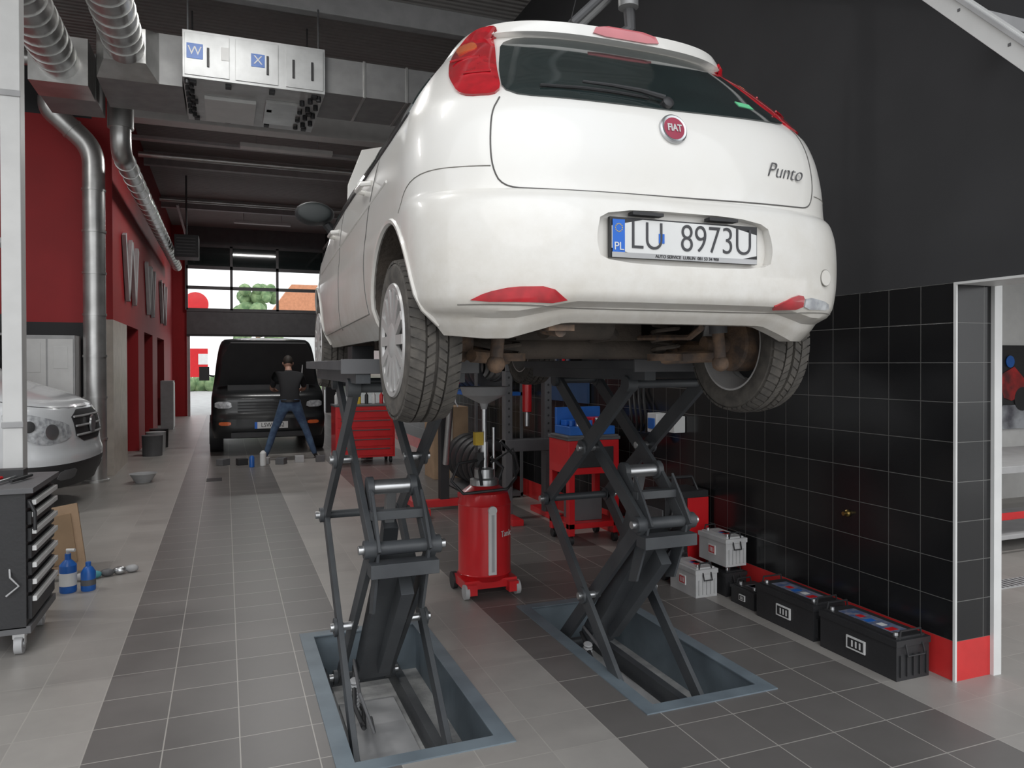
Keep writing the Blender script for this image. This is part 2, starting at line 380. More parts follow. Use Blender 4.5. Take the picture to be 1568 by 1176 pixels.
# ================================================================ CAR
def wheel(name,parent,loc,outer,r=.30,w=.19,cap=True):
    b=B(); o=outer; hw=w/2
    prof=[(.20,-hw+.012),(.235,-hw),(.27,-hw+.004),(.287,-hw+.02),(.293,-hw+.045)]
    for g in (-.035,0,.035): prof+=[(.2945,g-.006),(.286,g-.004),(.286,g+.004),(.2945,g+.006)]
    prof+=[(.293,hw-.045),(.287,hw-.02),(.27,hw-.004),(.235,hw),(.20,hw-.012),(.19,hw-.03),(.19,-hw+.03)]
    k=r/.30; prof=[(a*k,h) for a,h in prof]
    b.lathe(prof,(0,0,0),(1,0,0),TYRE,64,closed=True)
    N=54
    for i in range(N):
        a0=2*math.pi*i/N; da=2*math.pi/N*.80
        for (x0,x1,sk) in ((-.088,-.041,.06),(-.034,-.006,-.06),(.006,.034,.06),(.041,.088,-.06)):
            P=[]
            for rr in (.289,.2985):
                for (x,a) in ((x0,a0),(x1,a0+sk),(x1,a0+sk+da),(x0,a0+da)):
                    q=rr-(.011 if abs(x)>.08 else 0); q*=k
                    P.append(V((x*w/.19,q*math.cos(a),q*math.sin(a))))
            b.poly(P,[(3,2,1,0),(4,5,6,7),(0,1,5,4),(1,2,6,5),(2,3,7,6),(3,0,4,7)],TYRE)
    b.lathe([(.203*k,hw*.9),(.19*k,hw*.8),(.165*k,0),(.19*k,-hw*.8),(.203*k,-hw*.9),(.195*k,-hw*.9),(.155*k,0),(.185*k,hw*.8)],(0,0,0),(1,0,0),SILV if cap else RUST,48,closed=True)
    b.lathe([(.155*k,o*.035),(.14*k,o*.045),(.0,o*.045)],(0,0,0),(1,0,0),BLK,32)
    if cap:
        b.lathe([(.204*k,o*.080),(.208*k,o*.088),(.204*k,o*.096),(.184*k,o*.094),(.178*k,o*.084)],(0,0,0),(1,0,0),SILV,48,closed=True)
        for i in range(14):
            a=2*math.pi*i/14
            p=V((o*.088,.045*k*math.cos(a),.045*k*math.sin(a))); q=V((o*.091,.187*k*math.cos(a+.0),.187*k*math.sin(a+.0)))
            b.beam(p,q,.012,.034*k,SILV)
        b.lathe([(.068*k,o*.078),(.068*k,o*.092),(.05*k,o*.1),(0,o*.102)],(0,0,0),(1,0,0),SILV,32)
    b.lathe([(.11,-o*.09),(.12,-o*.08),(.12,-o*.0),(.0,-o*.0)],(0,0,0),(1,0,0),RUST,32)
    b.lathe([(.0,-o*.1),(.05,-o*.1),(.11,-o*.09)],(0,0,0),(1,0,0),RUST,24)
    return b.finish(name,parent=parent,loc=loc)
def build_car():
    E=empty('hatchback_car',(1.378,1.985,1.48),(0,0,math.radians(-.7)))
    def bot(x,y):
        ax=abs(x)
        if y<.45:
            z=.25
            if ax>.38: z=.25-.050*min(1,(ax-.38)/.17)
            if ax>.62: z=.20+.025*min(1,(ax-.62)/.2)
            return z
        return .225
    tab=[(.15,.77,.11,3.85,.48,.9),(.20,.79,.075,3.9,.48,.9),(.225,.80,.065,3.92,.48,.9),(.25,.81,.02,3.96,.48,.9),(.30,.825,.003,4.0,.48,.9),
     (.45,.836,-.005,4.03,.48,.9),(.55,.838,.002,4.02,.48,.9),(.615,.836,.02,3.98,.48,.9),(.64,.834,.035,3.95,.48,.9),(.655,.832,.055,3.92,.48,.9),(.75,.828,.062,3.8,.48,.9),
     (.85,.818,.077,3.45,.48,.85),(.92,.805,.098,3.2,.48,.8),(.96,.795,.12,3.0,.47,.7),(1.00,.775,.155,2.9,.46,.65),(1.10,.722,.255,2.74,.45,.6),(1.20,.655,.35,2.54,.43,.55),
     (1.27,.604,.42,2.35,.42,.5),(1.295,.586,.445,2.26,.41,.5),(1.303,.580,.41,2.24,.41,.5),(1.345,.55,.415,2.1,.4,.5),(1.365,.515,.50,2.03,.4,.5),(1.40,.46,.68,1.93,.38,.48),(1.43,.39,.92,1.82,.33,.42),(1.45,.3,1.1,1.7,.25,.3)]
    L=Loft(tab,n=3.0,bot=bot)
    zs=sorted(set([.15+.0125*i for i in range(20)]+[.40+.02*i for i in range(10)]+[.59,.605,.615,.625,.635,.645,.655,.665]+[.68+.02*i for i in range(31)]+[1.295,1.299,1.303,1.315,1.33,1.345,1.352,1.358,1.365,1.38,1.40,1.42,1.435,1.45]))
    b=B(); b.mi(CW); b.mi(UND)
    L.build(b,zs,lambda c:CW,UND)
    body=b.finish('body_shell',parent=E,ang=28)
    def cut(bld,idx,nm):
        o=bld.finish(nm,parent=E)
        md=body.modifiers.new(nm,'BOOLEAN'); md.operation='DIFFERENCE'; md.object=o; md.solver='EXACT'
        return o
    cutters=[]
    for sg in (-1,1):
        for y in (.67,3.18):
            c=B(); c.mi(CW); c.mi(UND); 
            c.cyl((sg*.52,y,.27),(sg*1.0,y,.27),.355,UND,seg=64); cutters.append(cut(c,1,'c'))
    c=B(); c.mi(CW); c.mi(UND)
    pts=chaikin([(-.31,.425),(.31,.425),(.33,.50),(.305,.597),(-.305,.597),(-.33,.50)],2)
    c.prism(pts,(0,-.1,0),(1,0,0),(0,0,1),(0,.145,0),CW); cutters.append(cut(c,0,'c'))
    bpy.context.view_layer.update()
    me=bpy.data.meshes.new_from_object(body.evaluated_get(bpy.context.evaluated_depsgraph_get()))
    body.modifiers.clear(); body.data=me
    for o in cutters: bpy.data.objects.remove(o)
    me.polygons.foreach_set('use_smooth',[True]*len(me.polygons)); me.set_sharp_from_angle(angle=math.radians(28))
    R=L.rear; hr=(0,-1,.2)
    b=B()
    patch(b,[(-.565,.962),(-.3,.955),(0,.956),(.3,.968),(.57,.992),(.53,1.10),(.455,1.285),(.2,1.29),(-.2,1.29),(-.455,1.285),(-.53,1.10)],R,GLS,hr,round_=2,off=.005,rings=10)
    b.finish('window_rear',parent=E)
    b=B()
    for sg in (-1,1):
        zz=-.006 if sg<0 else .018
        o=[(.568*sg,.968+zz),(.685*sg,.970+zz),(.677*sg,1.07),(.640*sg,1.17),(.585*sg,1.265),(.53*sg,1.335),(.465*sg,1.33),(.48*sg,1.27),(.535*sg,1.10)]
        patch(b,o,R,REDL,hr,round_=2,off=.008,bulge=.012)
        patch(b,[(.55*sg,1.20),(.612*sg,1.19),(.585*sg,1.245),(.54*sg,1.255)],R,ORGL,hr,off=.022)
        for z in (1.06,1.15): seam(b,[(.565*sg,z),(.64*sg,z)],R,REDL,hr,.004,.020)
    patch(b,[(-.40,.304),(-.700,.308),(-.65,.334),(-.58,.350),(-.47,.352)],R,REDL,hr,off=.006,round_=1)
    patch(b,[(.33,.304),(.48,.306),(.48,.350),(.44,.352)],R,REDL,hr,off=.006,round_=1)
    patch(b,[(.488,.306),(.65,.310),(.635,.335),(.488,.349)],R,LENS,hr,off=.006,round_=1)
    b.finish('tail_lamps',parent=E)
    b=B(); patch(b,[(-.14,1.308),(.14,1.308),(.12,1.345),(-.12,1.345)],R,PINKL,hr,off=.007,round_=1); b.finish('high_brake_lamp',parent=E)
    SE=mat('panel_gap',(.22,.21,.19),.8); SED=mat('panel_gap_dark',(.12,.115,.11),.8)
    b=B()
    seam(b,smoothline([(-.575,.955),(-.608,.90),(-.620,.80),(-.617,.72),(-.59,.662),(-.51,.652),(0,.655),(.51,.667),(.585,.68),(.61,.735),(.618,.81),(.610,.91),(.58,.985)]),R,SED,hr,.0028)
    seam(b,[(-.72,.30),(-.62,.298),(-.45,.293),(-.2,.290),(.2,.290),(.45,.293),(.62,.298),(.72,.30)],R,SE,hr,.0025)
    for sg in (-1,1):
        F=L.side(sg); h=(sg,-.2,0)
        seam(b,smoothline([(.14,.725),(.3,.73),(.42,.70),(.48,.63)]),F,SE,h,.002)
        seam(b,smoothline([(1.0,1.05),(1.05,.85),(1.15,.72),(1.2,.5),(1.12,.33)]),F,SED,h,.003)
        seam(b,[(2.0,1.28),(2.02,.9),(2.02,.3)],F,SED,h,.003)
        seam(b,[(2.98,.9),(3.0,.6),(2.8,.3)],F,SED,h,.003)
        seam(b,[(1.12,.33),(2.8,.3)],F,SE,h,.003)
        seam(b,[(.75,.80),(1.5,.77),(2.9,.70)],F,CW,h,.006,-.001)
        for y0,z in ((1.12,.88),(2.1,.84)):
            b.tube([F(y0,z),F(y0+.03,z)+V((sg*.035,0,0)),F(y0+.17,z)+V((sg*.035,0,0)),F(y0+.2,z)],.012,CW,8)
        for yc in (.67,3.18):
            pts=[]
            for i in range(25):
                a=math.radians(-4+188*i/24); pts.append((yc+.362*math.cos(a),.27+.362*math.sin(a)))
            seam(b,pts,F,CW,h,.012,-.004)
    b.lathe([(.030,0),(.030,.003),(.026,.004)],R(.60,.42)+V((0,-.002,0)),(.25,-1,0),SE,24); b.lathe([(.0275,.0),(.0275,.0045),(0,.005)],R(.60,.42)+V((0,-.002,0)),(.25,-1,0),CW,24)
    b.finish('panel_seams_and_handles',parent=E)
    b=B()
    for sg in (-1,1):
        F=L.side(sg); h=(sg,0,.2)
        patch(b,[(1.28,.985),(2.0,.955),(2.85,.90),(2.62,1.06),(2.3,1.20),(2.05,1.28),(1.28,1.30)],F,GLS,h,round_=1,rings=8,off=.006)
        patch(b,[(.62,1.02),(.82,.99),(1.24,.98),(1.24,1.30),(1.0,1.295),(.80,1.25)],F,GLS,h,round_=1,rings=8,off=.006)
        seam(b,[(.60,1.01),(.82,.98),(2.0,.945),(2.85,.89)],F,BLK,h,.008)
    FR=lambda x,z:(lambda p:V((x,p[2]-p[4]*(1-(1-min(.999,abs(x)/p[0])**2.4)**(1/2.4)),z)))(L.par(z))
    patch(b,[(-.62,.99),(.62,.99),(.42,1.31),(-.42,1.31)],FR,GLS,(0,1,.5),off=.006)
    b.finish('side_windows',parent=E)
    b=B(); b.bx((-.275,.022,.447),(.275,.036,.572),BLK)
    patch2=chaikin([(-.27,.452),(.27,.452),(.27,.567),(-.27,.567)],1)
    b.prism(patch2,(0,.021,0),(1,0,0),(0,0,1),(0,-.003,0),PLATEM)
    b.bx((-.268,.0165,.462),(-.226,.0185,.564),EUB); b.bx((-.27,.016,.447),(.27,.0185,.463),GRY)
    for x in (-.15,.13): b.box((x,.018,.584),(.11,.03,.010),BLK)
    b.finish('number_plate_holder',parent=E)
    text('plate_characters','LU  8973U',.125,(.022,.0165,.514),(RX,0,0),CHAR,E,sx=.83,bold=-.0015)
    text('plate_country','PL',.035,(-.247,.0155,.48),(RX,0,0),WHT,E)
    text('plate_caption','AUTO SERVICE  LUBLIN  081 53 34 900',.014,(0,.0155,.4555),(RX,0,0),BLK,E)
    b=B(); b.box((-.095,.0165,.512),(.020,.002,.03),EUB)
    for i in range(12):
        a=i*math.pi/6; b.box((-.247+.012*math.cos(a),.016,.538+.012*math.sin(a)),(.003,.001,.003),YEL)
    b.finish('plate_stickers',parent=E)
    p=R(-.012,.882); b=B(); ax=V((0,-1,.2))
    b.lathe([(.050,-.005),(.050,.010),(.045,.014),(.038,.012)],p,ax,STEEL,40); b.lathe([(.038,0),(.038,.013),(0,.014)],p,ax,mat('badge_red',(.35,.02,.06),.3),40)
    b.finish('round_badge',parent=E)
    text('badge_letters','FIAT',.034,(p+ax.normalized()*.015),(math.radians(78),0,0),SILV,E,bold=.001,sx=.8)
    p=R(.445,.785); text('tailgate_script','Punto',.074,p+V((0,-.004,0)),(RX,0,math.radians(9)),DGRY,E,sx=1.0,shear=.4,ex=.002,bold=-.0015)
    b=B(); q=[R(x,z)+normal(R,x,z,hr)*.026 for x,z in ((-.02,.98),(-.1,1.0),(-.2,1.008),(-.30,1.01))]
    b.tube(q,[.010,.008,.006,.005],BLK,8); 
    q=[R(x,z)+normal(R,x,z,hr)*.012 for x,z in ((-.44,.998),(-.3,1.0),(-.2,.998),(-.07,.99))]
    b.tube(q,.005,BLK,6); b.lathe([(.02,0),(.02,.025),(.012,.03)],R(-.01,.975),(0,-1,.4),BLK,20)
    patch(b,[(.34,1.035),(.41,1.035),(.41,1.060),(.34,1.060)],R,GRN,hr,off=.007,round_=0,rings=2)
    b.finish('rear_wiper',parent=E)
    b=B(); b.lathe([(.012,0),(.004,.04),(.002,.3)],(0,1.0,1.44),(0,-.6,.8),BLK,8); b.finish('roof_aerial',parent=E)
    b=B()
    for sg in (-1,1):
        b.ball((sg*.89,2.72,1.05),(.12,.06,.075),BLK,3); b.tube([(sg*.78,2.75,.95),(sg*.82,2.74,1.0)],.03,BLK,8)
        b.ball((sg*.895,2.668,1.05),(.10,.012,.06),MIR,3)
    b.finish('door_mirrors',parent=E)
    b=B(); R3=Matrix.Rotation(math.radians(62),3,'X')
    pts=[(-.66,0),(.66,0),(.62,.45),(.5,.78),(.2,.88),(-.2,.88),(-.5,.78),(-.62,.45)]
    b.prism(pts,(0,3.0,.95),(1,0,0),R3@V((0,1,0)),R3@V((0,0,.03)),CW)
    b.tube([(.55,3.7,.8),(.5,3.35,1.6)],.008,BLK,6)
    b.finish('open_bonnet',.008,parent=E)
    b=B()
    b.bx((-.50,1.2,.22),(.50,3.0,.30),UND)
    b.tube([(-.6,.95,.19),(.6,.95,.19)],.05,UND,12)
    for sg in (-1,1):
        b.tube([(sg*.58,1.15,.24),(sg*.54,.9,.18),(sg*.56,.67,.17)],[.045,.045,.045],RUST,10)
        b.cyl((sg*.52,.67,.20),(sg*.72,.67,.20),.035,RUST)
        b.cyl((sg*.48,.50,.12),(sg*.45,.50,.45),.024,RUST); b.cyl((sg*.47,.50,.24),(sg*.45,.50,.48),.036,DGRY); b.ball((sg*.48,.50,.12),.035,RUST,2)
        b.tube([(sg*(.36)+.055*math.cos(a*.7),.72+.055*math.sin(a*.7),.16+a*.0042) for a in range(50)],.009,UND,6)
        b.cyl((sg*.36,.72,.13),(sg*.36,.72,.16),.075,RUST)
        b.tube([(sg*.58,.95,.2),(sg*.36,.72,.14),(sg*.54,.6,.15)],.025,RUST,8)
    b.cyl((-.30,.48,.27),(-.02,.54,.27),.06,UND,seg=20)
    b.tube([(-.30,.48,.27),(-.36,.34,.24),(-.37,.18,.225)],.020,RUST,10); b.bx((-.42,.16,.225),(-.33,.22,.245),RUST)
    b.tube([(-.02,.54,.26),(.1,.7,.24),(.12,1.2,.22),(.05,3,.22)],.025,UND,10)
    b.bx((-.25,.9,.22),(.35,1.3,.30),UND)
    b.bx((-.6,.35,.32),(.6,1.2,.36),UND)
    b.tube([(.25,.3,.25),(.3,.45,.22),(.28,.8,.23)],.012,RUST,6)
    b.finish('underbody_and_axle',parent=E)
    wheel('wheel_rear_left',E,(-.730,.66,.205),-1); wheel('wheel_rear_right',E,(.730,.66,.205),1)
    wheel('wheel_front_left',E,(-.730,3.18,.26),-1); wheel('wheel_front_right',E,(.730,3.18,.26),1)
build_car()
# ================================================================ LIFTS
def lift(cx):
    b=B(); yn,yf,yc=3.17,4.17,3.67; zb,zm,zt=-.14,.77,1.50; wo,wi=.205,.135
    for sg in (-1,1):
        xo=cx+sg*wo; xi=cx+sg*wi
        for (x,a) in ((xo,[(yn,zb),(yf,zm),(yn,zt)]),(xi,[(yf,zb),(yn+.02,zm+.03),(yf,zt)])):
            for k in range(2):
                b.beam((x,*a[k]),(x,*a[k+1]),.026,.080,LIFT)
            for (y,z) in a:
                b.cyl((x-sg*.02,y,z),(x+sg*.035,y,z),.040,LIFT,seg=20)
                if z<1.4: b.cyl((x+sg*.03,y,z),(x+sg*.058,y,z),.020,STEEL,seg=12)
        for z in ((zb+zm)/2,(zm+zt)/2):
            b.cyl((xi-sg*.02,yc,z),(xo+sg*.045,yc,z),.02,STEEL,seg=12)
            b.cyl((xo+sg*.013,yc,z),(xo+sg*.028,yc,z),.045,LIFT,seg=16)
        b.prism([(0,0),(.1,.17),(.1,.26),(.02,.16),(-.07,.03)],(xi-sg*.03,yn+.02,zm),(0,1,0),(0,0,1),(sg*.014,0,0),LIFT)
        b.prism([(-.04,.04),(.09,-.10),(.16,-.30),(.08,-.28),(0,-.10)],(xi-sg*.03,yn+.02,zm),(0,1,0),(0,0,1),(sg*.014,0,0),LIFT)
        b.bx((xo-.025,3.05,-.28),(xo+.025,4.42,-.18),LIFT)
        b.bx((cx+sg*.20-.03,3.0,zt+.02),(cx+sg*.20+.03,4.35,zt+.075),LIFT)
    for (y,z,w) in ((yn,zb,wo),(yf,zb,wi),(yf,zm,wo),(yf,zt,wi),(yn,zt,wo)): b.cyl((cx-w,y,z),(cx+w,y,z),.022,LIFT)
    b.cyl((cx-wi,yn+.02,zm+.03),(cx+wi,yn+.02,zm+.03),.03,LIFT)
    b.box((cx,yn,zm-.055),(.30,.09,.06),LIFT); b.box((cx,yn+.10,zm+.16),(.25,.05,.04),LIFT)
    b.cyl((cx-.085,3.42,1.03),(cx+.085,3.42,1.03),.034,STEEL,seg=20)
    for sg in (-1,1):
        b.beam((cx+sg*.105,3.42,1.03),(cx+sg*.11,3.2,.80),.02,.07,LIFT)
        b.cyl((cx+sg*.085,3.42,1.03),(cx+sg*.115,3.42,1.03),.05,LIFT,seg=16)
    b.beam((cx,3.42,1.03),(cx,3.62,.42),.045,.045,STEEL); b.beam((cx,3.45,.85),(cx,3.6,.55),.07,.07,LIFT)
    b.beam((cx,3.28,.72),(cx,3.92,-.02),.17,.10,LIFT); b.beam((cx+.03,3.26,.62),(cx+.03,3.8,.06),.06,.12,LIFT)
    b.tube([(cx-.09,3.95,.0),(cx-.13,3.7,-.1),(cx-.1,3.6,-.17),(cx-.05,3.9,-.22),(cx-.1,4.2,-.23)],.012,BLK,8)
    b.tube([(cx-.1,3.9,.05),(cx-.12,3.6,.0),(cx-.07,3.5,-.15),(cx-.03,3.8,-.22)],.009,DGRY,8)
    for i in range(9):
        b.lathe([(.022,0),(.028,.008),(.022,.016)],(cx-.11,3.82,-.02-.018*i),(0,.3,-1),GRY,12)
    b.bx((cx-.29,3.0,zt+.075),(cx+.29,4.35,1.615),LIFT)
    b.bx((cx-.29,2.99,1.56),(cx+.29,3.005,1.62),DGRY)
    b.bx((cx-.24,3.0,-.28),(cx+.24,3.04,-.22),LIFT); b.bx((cx-.24,4.38,-.28),(cx+.24,4.42,-.22),LIFT)
    b.bx((cx-.15,3.08,-.279),(cx+.15,4.1,-.262),GRY)
    for k in range(7): b.bx((cx-.13,3.12+.05*k,-.262),(cx+.13,3.13+.05*k,-.258),CONC)
    s=1 if cx<1.4 else -1
    X=1.41-s*.70
    for y in (3.15,4.1): b.bx((X-.06,y,1.615),(X+.06,y+.16,1.70),BLK)
    return b.finish('scissor_lift',.003,seg=1)
lift(.72); lift(2.06)
# ================================================================ OIL DRAINER
def drainer():
    b=B(); x,y=1.70,4.93; r=.185
    b.lathe([(.02,.10),(r-.03,.10),(r,.14),(r+.004,.145),(r,.15),(r,.62),(r+.004,.625),(r,.63),(r-.02,.70),(r-.08,.745),(.06,.76),(0,.76)],(x,y,0),(0,0,1),RED,48)
    b.bx((x-.19,y-.14,.055),(x+.19,y+.14,.115),RED)
    for sx in (-1,1):
        b.bx((x+sx*.15-.035,y-.19,.03),(x+sx*.15+.035,y-.12,.10),RED)
        b.cyl((x+sx*.185-.015,y-.15,.05),(x+sx*.185+.015,y-.15,.05),.05,GRY,seg=20); b.cyl((x+sx*.185-.017,y+.13,.06),(x+sx*.185+.017,y+.13,.06),.06,BLK,seg=20)
    b.bx((x-.035,y-r-.012,.16),(x+.02,y-r+.02,.60),WHT); b.bx((x-.015,y-r-.016,.18),(x+.004,y-r,.58),GRY)
    b.cyl((x-.008,y-r-.02,.6),(x-.008,y-r+.01,.6),.03,WHT)
    b.lathe([(.10,.75),(.10,.79),(.07,.80),(.07,.86),(.03,.87)],(x,y,0),(0,0,1),STEEL,24)
    for i in range(3):
        a=i*2.1; b.tube([(x+.1*math.cos(a),y+.1*math.sin(a),.76),(x+.14*math.cos(a),y+.12*math.sin(a),.86),(x+.05*math.cos(a),y+.05*math.sin(a),.94)],.012,BLK,8)
    b.cyl((x,y,.86),(x,y,1.30),.016,STEEL); b.cyl((x,y,.86),(x,y,1.05),.026,STEEL)
    b.cyl((x+.07,y,.8),(x+.07,y,1.15),.01,STEEL); b.box((x-.05,y-.04,.93),(.05,.05,.10),BLK)
    b.tube([(x-.05,y-.05,.93),(x-.22,y-.1,.92),(x-.27,y-.1,.8),(x-.2,y-.15,.72),(x-.1,y-.18,.73),(x+.1,y-.19,.74),(x+.2,y-.1,.80),(x+.22,y,.95),(x+.12,y,1.05)],.011,BLK,8)
    b.tube([(x+.05,y,.9),(x+.2,y-.05,1.0),(x+.24,y-.05,.85),(x+.16,y-.1,.74)],.009,BLK,8)
    b.lathe([(.02,1.28),(.03,1.32),(.15,1.38),(.17,1.44),(.16,1.44),(.14,1.40),(0,1.34)],(x,y,0),(0,0,1),GRY,40)
    b.box((x-.06,y-.05,1.08),(.06,.05,.09),YEL)
    o=b.finish('waste_oil_drainer')
    text('drainer_label','Tank',.06,(x+.10,y-.165,.43),(RX,0,math.radians(32)),WHT,o,sx=.9)
drainer()
# ================================================================ BATTERIES
def battery(x0,y0,z0,L,W,H,body,lid,lab):
    b=B(); x1,y1=x0+W,y0+L
    b.bx((x0+.006,y0+.006,z0),(x1-.006,y1-.006,z0+H*.80),body); b.bx((x0,y0,z0+H*.80),(x1,y1,z0+H*.95),lid)
    b.bx((x0+.02,y0+.02,z0+H*.95),(x1-.02,y1-.02,z0+H),lid)
    b.bx((x0+.06,y0+.08,z0+H),(x1-.06,y1-.08,z0+H+.002),lab)
    for k in range(4): b.bx((x0+.07+.02*(k%2),y0+.10+k*(L-.24)/4,z0+H+.002),(x0+.13,y0+.12+k*(L-.24)/4+.02,z0+H+.003),[RED,WHT,BLU,RED][k])
    for y in (y0+.05,y1-.05): b.lathe([(.014,0),(.012,.02),(0,.02)],(x0+.05,y,z0+H*.98),(0,0,1),STEEL,12)
    for y in (y0+.02,y1-.02): b.tube([(x0+.04,y,z0+H*.9),(x0+.05,y,z0+H+.03),(x1-.05,y,z0+H+.03),(x1-.04,y,z0+H*.9)],.006,BLK,6)
    b.bx((x0-.001,y0+L*.38,z0+H*.3),(x0+.008,y0+L*.62,z0+H*.62),WHT); b.bx((x0-.002,y0+L*.40,z0+H*.34),(x0+.008,y0+L*.60,z0+H*.58),BLK if body is BLK else RED)
    for k in range(3): b.bx((x0-.003,y0+L*(.43+.05*k),z0+H*.38),(x0+.008,y0+L*(.45+.05*k),z0+H*.54),WHT)
    for k in range(5): b.bx((x0+.03+k*(W-.06)/4-.004,y0-.003,z0+.02),(x0+.03+k*(W-.06)/4+.004,y0+.01,z0+H*.6),body)
    b.tube([(x0+.06,y0,z0+H*.85),(x0+.06,y0-.015,z0+H*.6),(x1-.06,y0-.015,z0+H*.6),(x1-.06,y0,z0+H*.85)],.005,BLK,6)
    return b.finish('car_battery',.004)
LB=mat('battery_label_blue',(.05,.09,.20),.4,c2=(.22,.22,.26),vs=30)
battery(3.12,2.74,0,.52,.235,.215,BLK,BLK,LB); battery(3.13,3.31,0,.50,.235,.215,BLK,BLK,LB); battery(3.16,3.86,0,.24,.20,.12,BLK,BLK,DGRY)
GB=mat('battery_grey',(.56,.56,.56),.4)
battery(2.97,4.22,0,.32,.185,.20,GB,GB,GRY); battery(3.18,4.17,0,.30,.18,.17,BLK,BLK,BLK); battery(3.18,4.17,.202,.32,.18,.20,GB,GB,GRY)
def charger():
    b=B(); x,y=3.02,4.64
    b.bx((x-.02,y-.0,.06),(x+.34,y+.26,.60),BLK); b.bx((x+.17,y-.012,.08),(x+.345,y,.60),RED); b.bx((x+.34,y-.01,.10),(x+.355,y+.26,.60),RED); b.bx((x-.03,y+.02,.12),(x-.02,y+.24,.52),DGRY)
    b.bx((x-.03,y-.012,.60),(x+.35,y+.27,.65),BLK); b.tube([(x+.02,y+.05,.64),(x+.02,y+.1,.74),(x+.28,y+.1,.74),(x+.3,y+.05,.64)],.014,BLK,8)
    for k in range(6): b.bx((x,y-.008,.15+k*.05),(x+.14,y,.17+k*.05),DGRY)
    for sx in (0,.30): b.cyl((x+sx-.02,y+.04,.05),(x+sx+.02,y+.04,.05),.05,BLK); b.cyl((x+sx-.02,y+.22,.05),(x+sx+.02,y+.22,.05),.05,BLK)
    b.tube([(x+.05,y-.01,.55),(x+.0,y-.04,.45),(x+.02,y-.04,.3),(x+.1,y-.02,.25)],.012,BLK,8)
    b.finish('battery_charger',.008)
charger()
# ================================================================ TOOL CART
def cart():
    b=B(); x0,x1,y0,y1=-1.60,-1.00,4.72,5.36
    b.bx((x0,y0,.16),(x1-.02,y1,.90),BLK); b.bx((x0-.02,y0-.02,.90),(x1+.02,y1+.02,.93),DGRY); b.bx((x0,y0,.13),(x1,y1,.17),DGRY)
    z=.20
    for h in (.14,.085,.085,.085,.085,.085,.06):
        b.bx((x1-.02,y0+.03,z),(x1,y1-.03,z+h-.012),BLK); b.bx((x1,y0+.04,z+h-.045),(x1+.022,y1-.04,z+h-.018),WHT); z+=h+.008
    for y in (y0+.08,y1-.08):
        for x in (x0+.08,x1-.07):
            b.cyl((x-.02,y,.055),(x+.02,y,.055),.055,GRY,seg=24); b.cyl((x-.023,y,.055),(x+.023,y,.055),.025,STEEL,seg=16)
            b.bx((x-.03,y-.03,.09),(x+.03,y+.03,.13),STEEL); b.bx((x-.028,y-.02,.05),(x-.023,y+.02,.10),STEEL); b.bx((x+.023,y-.02,.05),(x+.028,y+.02,.10),STEEL)
    b.bx((-1.26,y0-.004,.60),(-1.18,y0,.67),WHT); b.bx((-1.252,y0-.006,.61),(-1.188,y0,.66),BLK); b.bx((-1.23,y0-.007,.62),(-1.21,y0,.65),WHT)
    b.tube([(x1+.0,y0-.02,.86),(x1+.03,y0-.03,.80),(x1+.03,y0-.03,.70)],.01,BLK,8)
    for k in range(8): b.tube([(-1.55+.06*k,4.85+.05*(k%3),.945),(-1.49+.06*k,5.1,.95)],.010,[STEEL,BLK,RED][k%3],8)
    b.box((-1.17,5.1,.96),(.14,.1,.06),BLK); b.ball((-1.35,5.2,.955),(.1,.05,.03),CARD)
    b.tube([(-1.10,4.73,.5),(-1.09,4.70,.45),(-1.05,4.70,.4),(-1.11,4.70,.35)],.006,GRY,6)
    b.finish('tool_trolley',.004)
cart()
